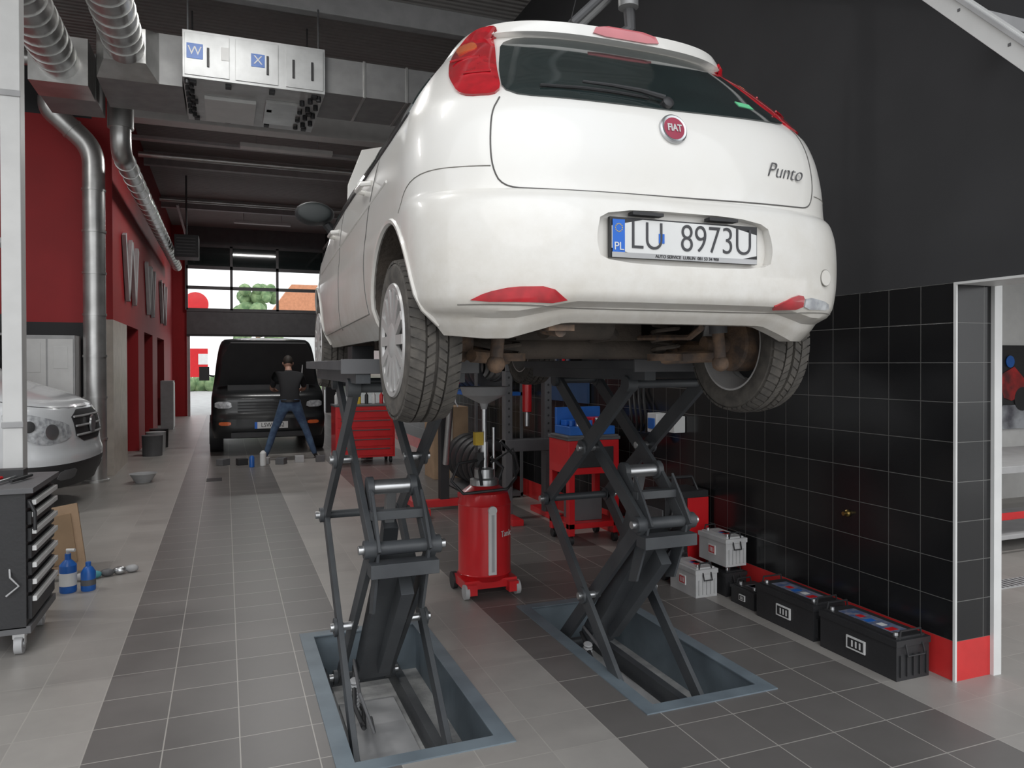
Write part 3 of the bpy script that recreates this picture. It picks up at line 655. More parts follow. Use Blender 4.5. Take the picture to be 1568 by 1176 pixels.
def small_left():
    b=B(); x,y=-1.04,5.98
    b.lathe([(.05,0),(.055,.01),(.055,.19),(.04,.21),(.02,.23),(.02,.27)],(x,y,0),(0,0,1),BLU,20); b.lathe([(.056,.05),(.056,.14)],(x,y,0),(0,0,1),WHT,20)
    b.tube([(x,y,.27),(x,y-.02,.30),(x+.05,y-.04,.30)],.012,WHT,8); b.finish('spray_bottle')
    b=B(); x,y=-.915,5.98
    b.lathe([(.045,0),(.048,.01),(.048,.13),(.03,.16),(.018,.17),(.018,.20),(0,.20)],(x,y,0),(0,0,1),BLU,20); b.lathe([(.049,.04),(.049,.08)],(x,y,0),(0,0,1),DGRY,20); b.finish('blue_bottle')
    b=B(); RG=mat('rag',(.1,.35,.4),.9)
    for k in range(5): b.ball((-1.0+.08*k,6.25+.03*k,.03),(.05,.035,.03),[GRY,RG,DGRY,STEEL,GRY][k])
    b.finish('rags_and_parts')
    b=B(); R=Matrix.Rotation(math.radians(-12),3,'X')@Matrix.Rotation(math.radians(-9),3,'Y')
    o=V((-1.24,6.30,.03)); b.box(o+R@V((.12,0,.25)),(.30,.03,.50),CARD,R)
    b.box(o+R@V((.12,-.02,.25)),(.20,.012,.36),mat('cardboard_inner',(.30,.2,.12),.9),R)
    b.finish('cardboard_panel')
    b=B(); b.bx((-1.50,6.50,0),(-1.10,6.8,.42),DGRY); b.bx((-1.48,6.495,.04),(-1.12,6.50,.18),GRY); b.bx((-1.48,6.495,.22),(-1.12,6.50,.38),GRY); b.finish('low_cabinet',.004)
    b=B(); b.lathe([(.10,0),(.17,.12),(.18,.12),(.165,.115),(.1,.02),(0,.02)],(-1.05,11.2,0),(0,0,1),GRY,24); b.finish('plastic_bowl')
    b=B(); b.bx((-1.315,5.52,0),(-1.205,5.64,5.9),WHT); b.bx((-1.34,5.50,0),(-1.18,5.66,.02),GRY)
    b.bx((-1.32,5.51,1.2),(-1.20,5.52,1.24),GRY); b.bx((-1.32,5.51,3.3),(-1.20,5.52,3.34),GRY)
    b.finish('steel_column',.008)
    b=B()
    for z in (3.9,2.75): 
        b.beam((-2.0,8.4,z),(-1.80,8.2,z+.10),.1,.07,GRY)
    b.cyl((-1.9,8.3,2.7),(-1.9,8.3,5.9),.012,DGRY); b.bx((-1.96,8.24,5.86),(-1.84,8.36,5.9),DGRY)
    b.finish('bay_lamps',.01)
    b=B(); b.bx((-2.55,11.5,0),(-1.9,11.95,2.0),GRY); b.bx((-2.53,11.49,.05),(-2.235,11.5,1.95),WHT); b.bx((-2.215,11.49,.05),(-1.92,11.5,1.95),WHT); b.bx((-2.5,11.485,1.5),(-2.3,11.49,1.9),PLATEM); b.bx((-2.15,11.485,1.55),(-1.98,11.49,1.85),PLATEM)
    b.finish('metal_cabinet',.004)
    b=B()
    for z in (.1,.8,1.5,2.0): b.bx((-4.2,11.65,z),(-2.65,11.95,z+.03),GRY)
    for x in (-4.2,-2.67): b.bx((x-.02,11.65,0),(x+.02,11.95,2.1),GRY)
    for k in range(22):
        z=(.13,.83,1.53,2.03)[k%4]; h=random.uniform(.1,.28); x=-4.05+random.random()*1.2
        b.bx((x,11.7,z),(x+.1,11.9,z+h),random.choice([RED,WHT,BLU,YEL,CARD,BLK]))
    b.finish('storage_shelf')
small_left()
# ================================================================ DUCTS
def ducts():
    def arc(pts,n=6):
        out=[V(pts[0])]
        for i in range(1,len(pts)-1):
            a,c,d=V(pts[i-1]),V(pts[i]),V(pts[i+1]); r=min(.22,(a-c).length*.45,(d-c).length*.45)
            p=c+(a-c).normalized()*r; q=c+(d-c).normalized()*r
            for k in range(n+1):
                t=k/n; out.append(p*(1-t)**2+c*2*t*(1-t)+q*t*t)
        out.append(V(pts[-1])); return out
    def duct(b,pts,r,m=GALV,ring=.6):
        P=arc(pts); b.tube(P,r,m,24)
        for i in range(len(pts)-1):
            a,c=V(pts[i]),V(pts[i+1]); L=(c-a).length; d=(c-a)/L
            n=int(L/ring)
            for k in range(1,n+1):
                p=a+d*(L*k/(n+1)); b.cyl(p-d*.015,p+d*.015,r+.010,m,seg=24)
    b=B(); duct(b,[(-1.66,11.5,.02),(-1.66,11.5,4.55),(-2.15,11.4,5.0),(-2.15,11.4,5.15)],.14)
    b.lathe([(.17,0),(.17,.03),(.15,.04)],(-1.66,11.5,0),(0,0,1),GALV,24); b.finish('exhaust_extraction_duct')
    b=B(); duct(b,[(-1.2,10.4,4.95),(-1.2,10.4,4.25),(-1.2,22,4.25)],.12,ring=.45)
    b.cyl((-1.2,10.4,5.0),(-1.2,10.4,4.55),.15,GALV,seg=24); b.finish('spiral_duct')
    b=B(); duct(b,[(-3.2,10.6,5.36),(3.2,10.6,5.30)],.085); b.finish('header_pipe')
    b=B(); duct(b,[(-1.62,4,4.78),(-1.62,9.0,4.80)],.20,ring=.22)
    b.box((-1.62,9.25,4.82),(.55,.5,.5),GALV,Matrix.Rotation(-RX,3,'X')); b.bx((-1.9,9.5,4.6),(-1.34,10.2,5.1),GALD); b.finish('round_duct')
    b=B(); duct(b,[(-.95,4,4.88),(-.95,8.6,4.90)],.19,ring=.22); b.box((-.95,8.75,4.92),(.60,.55,.3),GALV,Matrix.Rotation(RX,3,'X'),top=(.65,.65))
    b.bx((-1.25,8.9,4.65),(-.42,9.9,5.2),GALD); b.finish('round_duct')
    b=B(); WU=mat('ahu_panel',(.56,.57,.57),.4,metal=.2)
    b.bx((-.40,8.5,4.62),(1.06,9.95,5.12),WU)
    for x in (-.40,.10,.62): b.bx((x+.02,8.49,4.65),(x+.46 if x<.6 else 1.04,8.5,5.09),WU)
    for x in (-.3,.05,.5,.95):
        for y in (8.6,9.2,9.8): b.bx((x-.03,y-.05,4.59),(x+.03,y+.05,4.62),BLK)
    for k in range(12):
        b.cyl((-.36+.04*(k%2),8.55+.1*k,4.57),(-.36+.04*(k%2),8.55+.1*k,4.62),.025,BLK,seg=10); b.cyl((1.0-.08*(k%3),8.6+.1*k,4.56),(1.0-.08*(k%3),8.6+.1*k,4.62),.028,BLK,seg=10)
    for x in (-.15,.45,.72,.92): b.bx((x-.012,8.475,4.75),(x+.012,8.5,4.95),BLK)
    b.bx((-.02,8.485,4.84),(.06,8.49,4.98),WHT)
    b.bx((-.2,9.0,4.58),(.35,9.8,4.62),WHT); b.bx((.45,8.9,4.59),(.85,9.7,4.62),GALV)
    b.bx((-.36,8.485,4.82),(-.20,8.49,4.98),BLU); b.bx((.28,8.485,4.82),(.42,8.49,4.96),BLU)
    for x in (-.35,1.0):
        b.cyl((x,8.6,5.1),(x,8.6,5.6),.01,DGRY); b.cyl((x,9.8,5.1),(x,9.8,5.89),.01,DGRY)
    b.bx((1.06,8.6,4.68),(3.3,9.5,5.08),GALD)
    for x in (1.5,2.0,2.6): b.bx((x,8.59,4.67),(x+.03,9.51,5.09),GALV)
    o=b.finish('air_handling_unit',.006)
    text('unit_mark','W',.13,(-.28,8.483,4.90),(RX,0,0),WHT,o); text('unit_mark_b','X',.13,(.35,8.483,4.89),(RX,0,0),WHT,o)
    b=B()
    for (y,z) in ((14.5,5.3),(19,5.45)): b.cyl((-1.4,y,z),(3.3,y,z),.05,GALV)
    b.bx((-1.4,13.4,5.28),(3.3,13.55,5.33),GRY); b.finish('ceiling_pipes')
    b=B()
    for y in (13.0,16.5,20.0):
        for dy in (0,.95):
            b.beam((-1.46,y+dy,3.65),(-1.46,y+dy+.42,2.65),.06,.14,GRY); b.beam((-1.46,y+dy+.85,3.65),(-1.46,y+dy+.43,2.65),.06,.14,GRY)
    b.finish('wall_sign_letters',.005)
    b=B(); b.bx((-1.04,18.0,4.0),(-.54,18.6,4.5),BLK)
    for k in range(6): b.bx((-1.0,17.98,4.05+.07*k),(-.6,18.0,4.08+.07*k),DGRY)
    b.cyl((-.8,18.3,4.5),(-.8,18.3,5.88),.02,DGRY)
    b.finish('fan_heater',.01)
    b=B(); b.cyl((1.28,3.2,3.35),(1.28,3.2,5.9),.035,GALV); b.cyl((1.86,3.2,3.35),(1.86,3.2,5.9),.05,GALD)
    b.tube([(1.55,3.2,3.22),(1.75,3.2,3.42),(2.1,3.2,3.9)],.022,DGRY,10); b.tube([(1.60,3.3,3.22),(1.80,3.3,3.42),(2.15,3.3,3.9)],.016,GALD,10)
    b.tube([(1.86,3.2,3.4),(1.90,3.25,3.28),(1.82,3.3,3.22)],.03,DGRY,10); b.cyl((1.86,3.2,3.42),(1.86,3.2,3.52),.075,DGRY)
    b.bx((1.2,3.1,5.84),(2.0,3.3,5.9),GALD); b.finish('hanging_exhaust_hose')
    b=B(); p,q=V((3.13,2.75,3.57)),V((3.15,1.6,2.33)); b.beam(p,q,.05,.10,WHT); b.beam(p+V((-.03,0,.05)),q+V((-.03,0,.05)),.015,.02,GRY)
    for k in range(5): c=p+(q-p)*(k+.5)/5; b.box(c+V((-.026,0,0)),(.004,.014,.014),DGRY)
    b.beam(p,p+V((0,1.2,.6)),.05,.09,WHT); b.bx((3.13,2.3,3.1),(3.395,2.36,3.16),GRY); b.finish('door_track',.003)
ducts()
# ================================================================ VANS
def black_van():
    E=empty('black_van',(.74,13.8,0)); E.scale=(1.08,1,1.06)
    tab=[(.28,.86,.05,4.7,.35,.3),(.45,.90,0,4.75,.35,.3),(.62,.91,0,4.75,.35,.3),(.66,.905,.05,4.75,.35,.3),(.95,.90,.09,4.75,.35,.3),(1.02,.89,.15,4.75,.35,.3),(1.12,.88,.5,4.75,.35,.3),(1.18,.87,.62,4.75,.35,.3),(1.6,.82,.85,4.7,.3,.3),(1.88,.76,1.0,4.65,.3,.3),(1.97,.68,1.2,4.55,.3,.3),(2.0,.4,1.6,4.3,.3,.3)]
    L=Loft(tab,n=3.2); b=B(); L.build(b,[.28+.04*i for i in range(43)]+[2.0],lambda c:BVAN,UND); 
    R=L.rear; h=(0,-1,.3)
    patch(b,[(-.76,1.24),(.76,1.24),(.66,1.86),(-.66,1.86)],R,MIR,h,off=.008)
    for s in (-1,1):
        patch(b,[(.58*s,.78),(.84*s,.78),(.84*s,.89),(.60*s,.89)],R,LENS,h,off=.01,round_=1); patch(b,[(.60*s,.5),(.78*s,.5),(.78*s,.56),(.60*s,.56)],R,ORGL,h,off=.01,round_=1)
        b.box((1.02*s,1.05,1.35),(.16,.1,.24),BLK); b.beam((.86*s,1.05,1.3),(1.0*s,1.05,1.33),.03,.03,BLK)
        for y in (.85,3.8): b.cyl((s*.72,y,.32),(s*.93,y,.32),.32,BLK,seg=28); b.cyl((s*.9,y,.32),(s*.94,y,.32),.19,GRY,seg=20)
    for k in range(4): b.bx((-.5,.05,.72+.05*k),(.5,.075,.735+.05*k),BLK)
    b.bx((-.60,-.03,.30),(.60,.02,.38),BLK)
    b.bx((-.24,-.025,.44),(.28,-.01,.55),PLATEM); b.bx((-.24,-.028,.44),(-.20,-.02,.55),EUB)
    b.prism([(-.78,0),(.78,0),(.72,.55),(.6,.8),(-.6,.8),(-.72,.55)],(0,.60,1.17),(1,0,0),V((0,-.45,.9)).normalized(),(0,-.03,-.02),BLK)
    b.bx((-.65,.35,.98),(.65,.6,1.16),BLK); b.tube([(.5,.2,1.0),(.55,.35,1.5)],.01,GRY,6)
    b.finish('van_body',parent=E,ang=30)
    text('van_plate','LSW 4482',.10,(.04,-.027,.495),(RX,0,0),BLK,E,sx=.85)
black_van()
def white_van():
    E=empty('white_van',(-1.42,9.75,0),(0,0,math.radians(83))); E.scale=(1,1,1.10)
    tab=[(.25,.85,.08,3.9,.5,.3),(.50,.92,0,3.9,.5,.3),(.56,.93,.0,3.9,.5,.3),(.60,.93,.02,3.9,.5,.3),(.85,.94,.05,3.9,.5,.3),(1.02,.93,.12,3.9,.5,.3),(1.12,.91,.30,3.9,.5,.3),(1.22,.89,.60,3.9,.5,.3),(1.34,.87,.95,3.9,.48,.3),(1.46,.86,1.15,3.9,.45,.3),(1.9,.80,1.6,3.9,.4,.3),(2.3,.74,1.9,3.85,.4,.3),(2.4,.6,2.2,3.7,.3,.3)]
    WP=mat('van_silver_white',(.68,.70,.72),.25,coat=.7,var=.02)
    L=Loft(tab,n=2.6); b=B(); L.build(b,[.25+.03*i for i in range(72)]+[2.4],lambda c:BLK if c.z<.50 else WP,UND)
    R=L.rear; h=(0,-1,.2)
    patch(b,[(-.42,.68),(.42,.68),(.46,1.0),(-.46,1.0)],R,BLK,h,off=.006,round_=1)
    for k in range(3): seam(b,[(-.42,.75+.09*k),(.42,.75+.09*k)],R,GRY,h,.012,.012)
    b.lathe([(.09,0),(.09,.02),(.075,.02)],R(0,.84)+V((0,-.02,0)),(0,-1,0),STEEL,24)
    for s in (-1,1):
        F=L.side(s); hs=(s,-.8,.1)
        # headlamp wraps round the corner: long almond on the wing, modelled on the side surface
        patch(b,[(.08,.72),(.26,.68),(.48,.80),(.62,.98),(.52,1.02),(.28,.96),(.10,.88)],F,LENS,hs,off=.010,round_=2)
        for (yy,zz,rr,mm) in ((.20,.81,.075,STEEL),(.36,.87,.055,BLK)):
            c=F(yy,zz); nn=normal(F,yy,zz,hs); b.lathe([(rr,0),(rr,.016),(rr*.6,.02),(0,.02)],c+nn*.008,nn,mm,20)
        patch(b,[(.45*s,.33),(.7*s,.33),(.7*s,.43),(.45*s,.43)],R,DGRY,h,off=.006,round_=1)
        patch(b,[(1.3,1.42),(2.4,1.42),(2.3,1.95),(1.75,1.95)],F,GLS,(s,0,0),off=.006,round_=1)
        seam(b,smoothline([(.12,1.02),(.5,1.08),(1.0,1.2)]),F,DGRY,hs,.005)
        b.cyl((s*.72,1.0,.31),(s*.945,1.0,.31),.31,BLK,seg=28); b.cyl((s*.9,1.0,.31),(s*.955,1.0,.31),.2,GRY,seg=20)
        b.cyl((s*.70,3.3,.31),(s*.94,3.3,.31),.31,BLK,seg=28)
    patch(b,[(-.75,1.50),(.75,1.50),(.66,2.1),(-.66,2.1)],R,GLS,h,off=.008)
    b.finish('van_body',parent=E,ang=30)
white_van()
# ================================================================ MECHANIC
def mechanic():
    pts={'pel':((0,0,.93),.15,.11),'sp':((0,.05,1.10),.145,.10),'ch':((0,.17,1.28),.17,.115),'nk0':((0,.25,1.39),.08,.075),'nk':((0,.31,1.45),.055,.055),'hd':((0,.35,1.52),.06,.06)}
    ed=[('pel','sp'),('sp','ch'),('ch','nk0'),('nk0','nk'),('nk','hd')]
    for s,n in ((-1,'l'),(1,'r')):
        pts.update({'sh'+n:((s*.19,.22,1.35),.07,.065),'ua'+n:((s*.24,.29,1.23),.052,.052),'el'+n:((s*.26,.38,1.13),.042,.042),'fa'+n:((s*.23,.48,1.11),.036,.034),'wr'+n:((s*.2,.58,1.10),.026,.022),'pm'+n:((s*.19,.65,1.10),.034,.02),
          'hp'+n:((s*.10,-.01,.86),.095,.10),'th'+n:((s*.17,.02,.66),.078,.08),'kn'+n:((s*.25,.03,.48),.06,.062),'cf'+n:((s*.31,-.02,.30),.055,.06),'an'+n:((s*.38,-.03,.10),.042,.045),'ft'+n:((s*.41,.06,.045),.045,.035),'to'+n:((s*.43,.16,.035),.04,.028)})
        ed+=[('ch','sh'+n),('sh'+n,'ua'+n),('ua'+n,'el'+n),('el'+n,'fa'+n),('fa'+n,'wr'+n),('wr'+n,'pm'+n),('pel','hp'+n),('hp'+n,'th'+n),('th'+n,'kn'+n),('kn'+n,'cf'+n),('cf'+n,'an'+n),('an'+n,'ft'+n),('ft'+n,'to'+n)]
    ks=list(pts); me=bpy.data.meshes.new('m'); me.from_pydata([pts[k][0] for k in ks],[(ks.index(a),ks.index(c)) for a,c in ed],[])
    o=bpy.data.objects.new('m',me); S.collection.objects.link(o)
    o.modifiers.new('s','SKIN'); sd=o.modifiers.new('ss','SUBSURF'); sd.levels=2; sd.render_levels=2
    for i,k in enumerate(ks):
        v=me.skin_vertices[0].data[i]; v.radius=(pts[k][1],pts[k][2]); v.use_root=(k=='pel')
    bpy.context.view_layer.update()
    m2=bpy.data.meshes.new_from_object(o.evaluated_get(bpy.context.evaluated_depsgraph_get())); bpy.data.objects.remove(o)
    E=empty('mechanic_person',(1.02,13.02,0)); E.scale=(1.03,1.03,1.04)
    m2.materials.clear()
    for m in (SHRT,JEAN,SKIN,BLK): m2.materials.append(m)
    for p in m2.polygons:
        c=p.center; p.use_smooth=True
        if c.z<.075: p.material_index=3
        elif c.z<.95: p.material_index=1
        elif c.y>.31 and abs(c.x)>.13 and c.z<1.22: p.material_index=2
        elif c.z>1.44: p.material_index=2
        else: p.material_index=0
    d=bpy.data.objects.new('body',m2); S.collection.objects.link(d); d.parent=E
    b=B(); R=Matrix.Rotation(math.radians(-32),3,'X'); c=V((0,.38,1.56))
    b.ball(c,(.075,.095,.115),SKIN,3,R); b.ball(c+R@V((0,-.015,.022)),(.082,.098,.108),HAIR,3,R)
    for s in (-1,1):
        b.ball(c+R@V((s*.079,.0,-.01)),(.012,.02,.032),SKIN,2,R); b.ball(c+R@V((s*.03,.085,.01)),.012,WHT,2); b.ball(c+R@V((s*.03,.095,.01)),.006,BLK,2)
        for k in range(4):
            p=V((s*(.19+(k-1.5)*.016),.67,1.10)); L=(.06,.07,.075,.062)[k]
            b.tube([p,p+V((0,L*.5,-.008)),p+V((0,L*.85,-.03))],[.009,.008,.006],SKIN,8)
        b.tube([V((s*.17,.63,1.10)),V((s*.145,.66,1.085)),V((s*.14,.69,1.075))],[.011,.009,.007],SKIN,8)
    b.ball(c+R@V((0,.098,-.015)),(.012,.018,.022),SKIN,2,R); b.ball(c+R@V((0,.085,-.055)),(.024,.008,.007),mat('lips',(.4,.14,.12),.6),2,R)
    b.lathe([(.155,0),(.155,.035)],(0,0,.93),(0,0,1),BLK,24)
    b.finish('head_and_hands',parent=E)
mechanic()
# ================================================================ CLUTTER (mid / right)
def clutter():
    def cab(name,x,y,w,d,h,m,n=5):
        b=B(); b.bx((x,y,.10),(x+w,y+d,h),m); b.bx((x-.01,y-.01,h),(x+w+.01,y+d+.01,h+.03),DGRY)
        for k in range(n):
            z0=.13+(h-.16)*k/n; b.bx((x+.03,y-.012,z0),(x+w-.03,y,z0+(h-.16)/n-.015),m); b.bx((x+.08,y-.03,z0+(h-.16)/n-.05),(x+w-.08,y-.012,z0+(h-.16)/n-.035),DGRY)
        for sx in (x+.06,x+w-.06):
            for sy in (y+.06,y+d-.06): b.cyl((sx-.02,sy,.05),(sx+.02,sy,.05),.05,BLK)
        for k in range(7):
            q=x+.05+k*(w-.1)/7; b.lathe([(.03,0),(.03,.14),(.012,.17),(.012,.2)],(q,y+d*.5,h+.03),(0,0,1),[WHT,GRY,BLU,YEL,BLK,WHT,RED][k],12)
        b.finish(name,.005)
    cab('red_tool_cabinet',1.62,11.9,.95,.5,.92,RED)
    b=B(); x,y=2.80,5.85
    b.bx((x,y,.62),(x+.50,y+.42,.92),RED); b.bx((x-.01,y-.01,.92),(x+.51,y+.43,.95),DGRY); b.bx((x,y,.14),(x+.50,y+.42,.19),RED)
    for sx in (x+.03,x+.47):
        for sy in (y+.03,y+.39): b.bx((sx-.03,sy-.03,.08),(sx+.03,sy+.03,.62),RED); b.cyl((sx-.02,sy,.04),(sx+.02,sy,.04),.04,BLK)
    b.bx((x+.06,y-.012,.68),(x+.44,y,.86),BLK); b.bx((x+.1,y+.1,.19),(x+.38,y+.32,.40),DGRY)
    b.bx((x-.02,y-.015,.945),(x+.49,y+.35,.965),DGRY); b.bx((x+.02,y+.02,.965),(x+.47,y+.34,1.04),BLU); b.bx((x+.02,y+.30,1.04),(x+.47,y+.34,1.20),BLU)
    for k in range(6): b.cyl((x+.07+.065*k,y+.1,1.04),(x+.07+.065*k,y+.1,1.09+.02*(k%3)),.018,[BLU,STEEL,RED,BLU,STEEL,YEL][k],seg=12)
    b.bx((x+.30,y+.14,1.04),(x+.46,y+.27,1.11),RED); b.bx((x+.05,y+.16,1.04),(x+.24,y+.27,1.09),EUB)
    b.finish('service_cart',.005)
    b=B(); b.bx((2.68,9.9,0),(3.18,10.4,1.0),CARD); b.bx((2.91,9.89,0),(2.95,9.9,1.0),BEIG); b.finish('cardboard_box',.004)
    b=B(); x,y=2.92,7.1
    for dx in (-.22,.22): b.bx((x+dx-.04,y-.05,.05),(x+dx+.04,y+.05,1.62),DGRY)
    b.bx((x-.26,y-.06,1.52),(x+.26,y+.06,1.66),DGRY); b.bx((x-.26,y-.07,.7),(x+.26,y+.07,.82),DGRY); b.bx((x-.30,y-.35,0),(x-.18,y+.35,.06),RED); b.bx((x+.18,y-.35,0),(x+.30,y+.35,.06),RED)
    b.cyl((x,y,1.1),(x,y,1.52),.05,RED); b.cyl((x,y,.95),(x,y,1.1),.025,STEEL)
    for k in range(8):
        for dx in (-.22,.22): b.cyl((x+dx,y-.055,.9+.08*k),(x+dx,y-.045,.9+.08*k),.012,BLK)
    b.finish('hydraulic_press',.005)
    b=B(); x,y=2.25,7.9
    b.bx((x-.35,y-.06,.03),(x+.35,y+.02,.11),RED); b.bx((x+.28,y-.5,.03),(x+.36,y+.4,.10),RED); b.bx((x-.36,y-.5,.03),(x-.28,y+.4,.10),RED)
    b.bx((x-.05,y-.05,.1),(x+.05,y+.05,1.3),BLK); b.beam((x,y,1.3),(x,y-.5,1.45),.08,.10,RED); b.cyl((x,y-.08,.5),(x,y-.3,1.3),.035,STEEL); b.tube([(x,y-.45,1.42),(x,y-.45,1.2),(x+.03,y-.45,1.15)],.01,STEEL,8)
    for dx in (-.32,.32):
        for dy in (-.46,.36): b.cyl((x+dx-.02,y+dy,.04),(x+dx+.02,y+dy,.04),.04,BLK)
    b.finish('engine_crane',.004)
    def tyre(b,c,r,w,ax):
        b.lathe([(r*.6,-w*.4),(r*.8,-w*.5),(r*.97,-w*.42),(r,-w*.2),(r,w*.2),(r*.97,w*.42),(r*.8,w*.5),(r*.6,w*.4)],c,ax,BLK,32,closed=True)
    b=B()
    for z in (.02,1.22): b.bx((2.72,8.2,z),(3.32,9.6,z+.04),BLU if z>1 else DGRY)
    for xx in (2.72,3.29):
        for yy in (8.2,9.58): b.bx((xx,yy,0),(xx+.03,yy+.03,1.6),DGRY)
    for k in range(5):
        tyre(b,(3.02,8.42+.24*k,.06+.31),.31,.19,(0,1,0)); tyre(b,(3.02,8.42+.24*k,1.26+.30),.30,.19,(0,1,0))
    b.finish('tyre_rack')
    b=B(); b.bx((3.28,5.20,1.03),(3.395,5.34,1.19),WHT); b.bx((3.27,5.22,1.06),(3.28,5.32,1.15),BLU); b.cyl((3.32,5.27,1.0),(3.28,5.27,.95),.03,BLU)
    b.bx((3.29,4.96,1.05),(3.395,5.08,1.18),WHT); b.cyl((3.29,5.02,1.11),(3.28,5.02,1.11),.03,GRY); b.finish('wall_sockets',.006)
    b=B(); b.lathe([(.02,0),(.02,.01),(.012,.015),(.012,.04),(0,.04)],(3.398,3.32,.72),(-1,0,0),mat('brass',(.5,.35,.12),.3,metal=1),16); b.finish('wall_tap')
    b=B(); b.bx((3.36,6.6,1.2),(3.39,7.6,1.9),mat('tool_board_blue',(.03,.07,.16),.5))
    for k in range(9): b.box((3.34,6.7+k*.1,1.55+.1*(k%3)),(.02,.03,.25),[STEEL,RED,BLK][k%3])
    b.finish('tool_board')
    b=B()
    for k in range(4): b.tube([(3.37,5.5+.08*k,1.5)]+[(3.355+.02*math.sin(a),5.5+.08*k+.05*math.sin(a*.9),1.5-.07*a) for a in range(1,8)],.012,BLK,6)
    b.finish('hanging_hoses')
    b=B(); b.lathe([(.08,0),(.10,.02),(.10,.22),(.08,.25),(.03,.26),(.03,.29)],(3.22,5.45,0),(0,0,1),GRY,20); b.finish('plastic_canister')
    b=B()
    for k in range(9):
        b.box((.0+.28*k+random.uniform(-.05,.05),12.55+random.uniform(-.2,.2),.05),(random.uniform(.08,.2),.14,.10),random.choice([DGRY,CARD,GRY,BLK,DGRY]),Matrix.Rotation(random.random()*3,3,'Z'))
    b.lathe([(.05,0),(.05,.2),(.02,.24)],(.55,12.3,0),(0,0,1),WHT,12); b.lathe([(.04,0),(.04,.15),(.02,.18)],(.38,12.2,0),(0,0,1),BLU,12)
    b.finish('scattered_parts',.004)
    for k in range(3):
        b=B(); b.lathe([(.16,0),(.17,.35),(.175,.36),(.17,.36)],(-1.2,14.4+.7*k,0),(0,0,1),[DGRY,GRY,BLK][k],18); b.finish('waste_bin')
    b=B(); b.bx((-1.48,20.0,0),(-1.2,20.6,1.2),GRY); b.bx((-1.2,20.02,.05),(-1.19,20.58,1.15),WHT); b.finish('side_locker')
    b=B(); b.bx((-.25,10.9,0),(-.05,11.2,.004),BLK); b.finish('floor_drain')
    b=B(); b.bx((6.4,5.97,.82),(8.95,5.998,1.80),BLK)
    PO=mat('poster_red',(.6,.03,.03),.4,c2=(.12,.02,.02),vs=5); PG=mat('poster_grey',(.45,.47,.5),.4,c2=(.1,.1,.12),vs=4)
    b.bx((6.4,5.965,.82),(8.95,5.97,1.10),PG)
    for k in range(4):
        x=6.8+.58*k; z=1.25+.1*(k%2)
        b.prism([(-.3,-.1),(-.1,.12),(.1,.2),(.28,.05),(.3,-.12),(.05,-.2)],(x,5.960,z),(1,0,0),(0,0,1),(0,.006,0),PO)
        for s in (-.22,.24): b.lathe([(.14,0),(.14,.006),(.09,.008)],(x+s,5.965,z-.18),(0,-1,0),BLK,24)
        b.lathe([(.07,0),(.07,.008)],(x+.02,5.960,z+.26),(0,-1,0),[WHT,RED,YEL,BLU][k],16)
    b.finish('racing_poster')
    b=B(); b.bx((5.2,4.2,.68),(8.5,5.2,.74),GRY); b.bx((5.3,4.3,.10),(8.4,5.1,.14),GRY)
    for x in (5.25,8.4):
        for y in (4.25,5.15): b.bx((x-.03,y-.03,0),(x+.03,y+.03,.68),GRY)
    b.bx((5.2,4.19,.30),(8.5,4.21,.36),RED); b.finish('work_table',.005)
    b=B(); b.bx((4.2,3.6,0),(6.8,3.75,.006),GRY)
    for k in range(50): b.bx((4.22+.05*k,3.61,.006),(4.24+.05*k,3.74,.008),DGRY)
    b.finish('drain_grate')
clutter()
# ================================================================ OUTDOORS
def outdoors():
    for (x,y,s) in ((2.0,52,4.6),(-6,60,3.6),(12,60,4)):
        b=B(); b.tube([(x,y,0),(x+.1,y,s*.5),(x,y,s)],[.25,.2,.1],CARD,10)
        for k in range(50):
            a=random.random()*6.28; r=random.random()**.5*s*.30; z=s*.7+random.random()*s*.75; b.ball((x+r*math.cos(a),y+r*math.sin(a),z),random.uniform(.25,.5)*s/4,LEAF,2)
        b.finish('tree')
    b=B(); b.bx((3.8,62,0),(15,70,5.7),WHT); b.prism([(0,0),(12.2,0),(10,2.3),(1.6,2.3)],(3.4,61.6,5.7),(1,0,0),(0,0,1),(0,9,0),ROOFO); b.finish('house')
    b=B(); b.cyl((-2.1,40,0),(-2.1,40,4.9),.06,GRY); b.lathe([(.6,0),(.6,.08),(0,.08)],(-1.35,40,4.6),(0,-1,0),RED,32); b.bx((-2.1,39.95,4.5),(-1.0,40,4.62),GRY); b.finish('round_sign')
    b=B(); b.bx((-2.3,45,.9),(-.9,45.1,2.5),RED); b.bx((-1.4,44.98,1.6),(-.9,45,2.2),WHT); b.bx((-2.3,45,0),(-2.2,45.1,2.6),GRY); b.finish('banner')
    b=B()
    for k in range(14): b.ball((-5+k*.9,48+random.random(),.4),(.7,.5,.6),LEAF,2)
    b.finish('hedge')
outdoors()
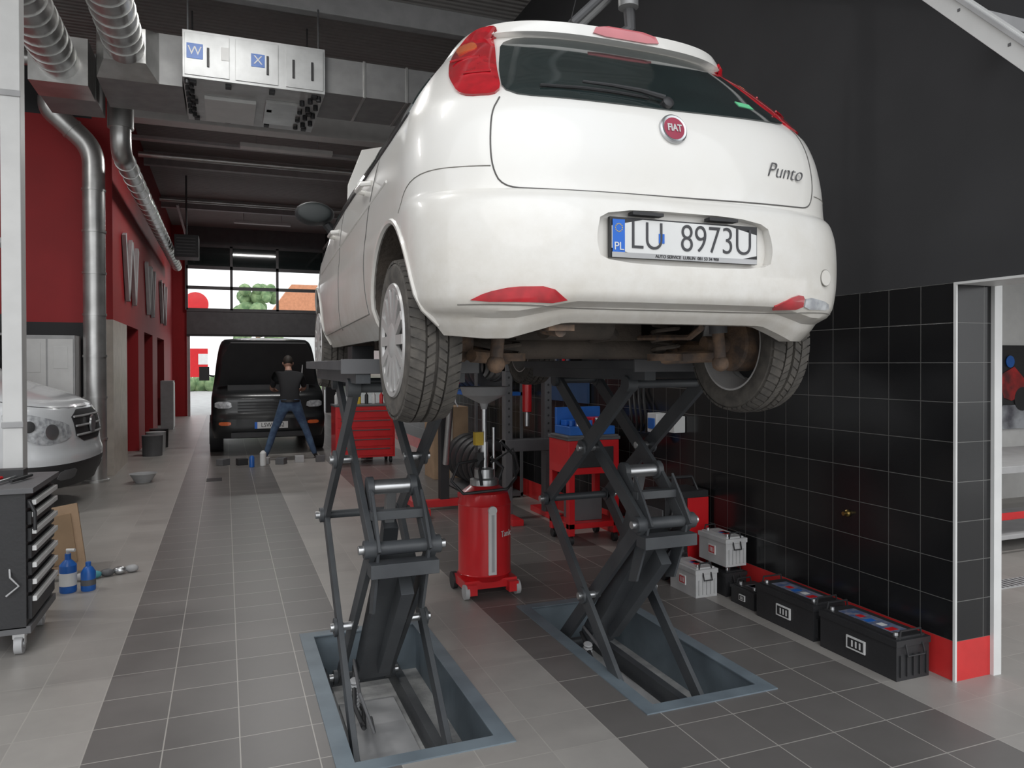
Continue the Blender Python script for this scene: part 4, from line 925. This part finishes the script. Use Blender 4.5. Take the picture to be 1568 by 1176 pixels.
# ================================================================ LIGHT & CAMERA
w=bpy.data.worlds.new('overcast_sky'); S.world=w; w.use_nodes=True; nt=w.node_tree; bg=nt.nodes['Background']
tc=nt.nodes.new('ShaderNodeTexCoord'); sp=nt.nodes.new('ShaderNodeSeparateXYZ'); nt.links.new(tc.outputs['Generated'],sp.inputs[0])
rp=nt.nodes.new('ShaderNodeValToRGB'); rp.color_ramp.elements[0].position=0; rp.color_ramp.elements[0].color=(.98,.99,1,1); rp.color_ramp.elements[1].position=.9; rp.color_ramp.elements[1].color=(.88,.94,1,1)
nt.links.new(sp.outputs[2],rp.inputs[0]); nt.links.new(rp.outputs[0],bg.inputs['Color']); bg.inputs['Strength'].default_value=1.5
l=bpy.data.lights.new('hazy_sun','SUN'); l.energy=.85; l.angle=math.radians(50); o=bpy.data.objects.new('hazy_sun',l); S.collection.objects.link(o); o.rotation_euler=V((.25,1,-.75)).to_track_quat('-Z','Y').to_euler()
for (x,y,e,z) in ((-1.5,3.2,40,5.6),(-.2,7.0,55,5.5),(-4.5,7.0,90,5.6),(1.0,13.1,85,5.2),(1.0,21.8,65,5.5),(6.2,3.6,30,2.8)):  # fixtures and area lights added as interior fill, not lamps of the garage
    b=B(); b.bx((x-.75,y-.09,z),(x+.75,y+.09,z+.07),WHT); zc=5.89 if x<4 else 2.89
    for s in (-.5,.5): b.cyl((x+s,y,z+.05),(x+s,y,zc),.008,GRY)
    f=b.finish('added_fill_fixture',.005)
    l=bpy.data.lights.new('fill_light','AREA'); l.shape='RECTANGLE'; l.size=1.45; l.size_y=.14; l.energy=e; l.color=(1,.99,.97); o=bpy.data.objects.new('tube',l); S.collection.objects.link(o); o.location=(x,y,z-.01); o.parent=f
cam=bpy.data.cameras.new('camera'); co=bpy.data.objects.new('camera',cam); S.collection.objects.link(co); S.camera=co
cam.sensor_width=36; cam.lens=26; cam.shift_y=-.0135; cam.clip_start=.05; cam.clip_end=300
co.matrix_world=Matrix.Translation((0,0,1.6))@Matrix.Rotation(math.radians(-21.2),4,'Z')@Matrix.Rotation(math.radians(89.5),4,'X')@Matrix.Rotation(math.radians(-.15),4,'Z')
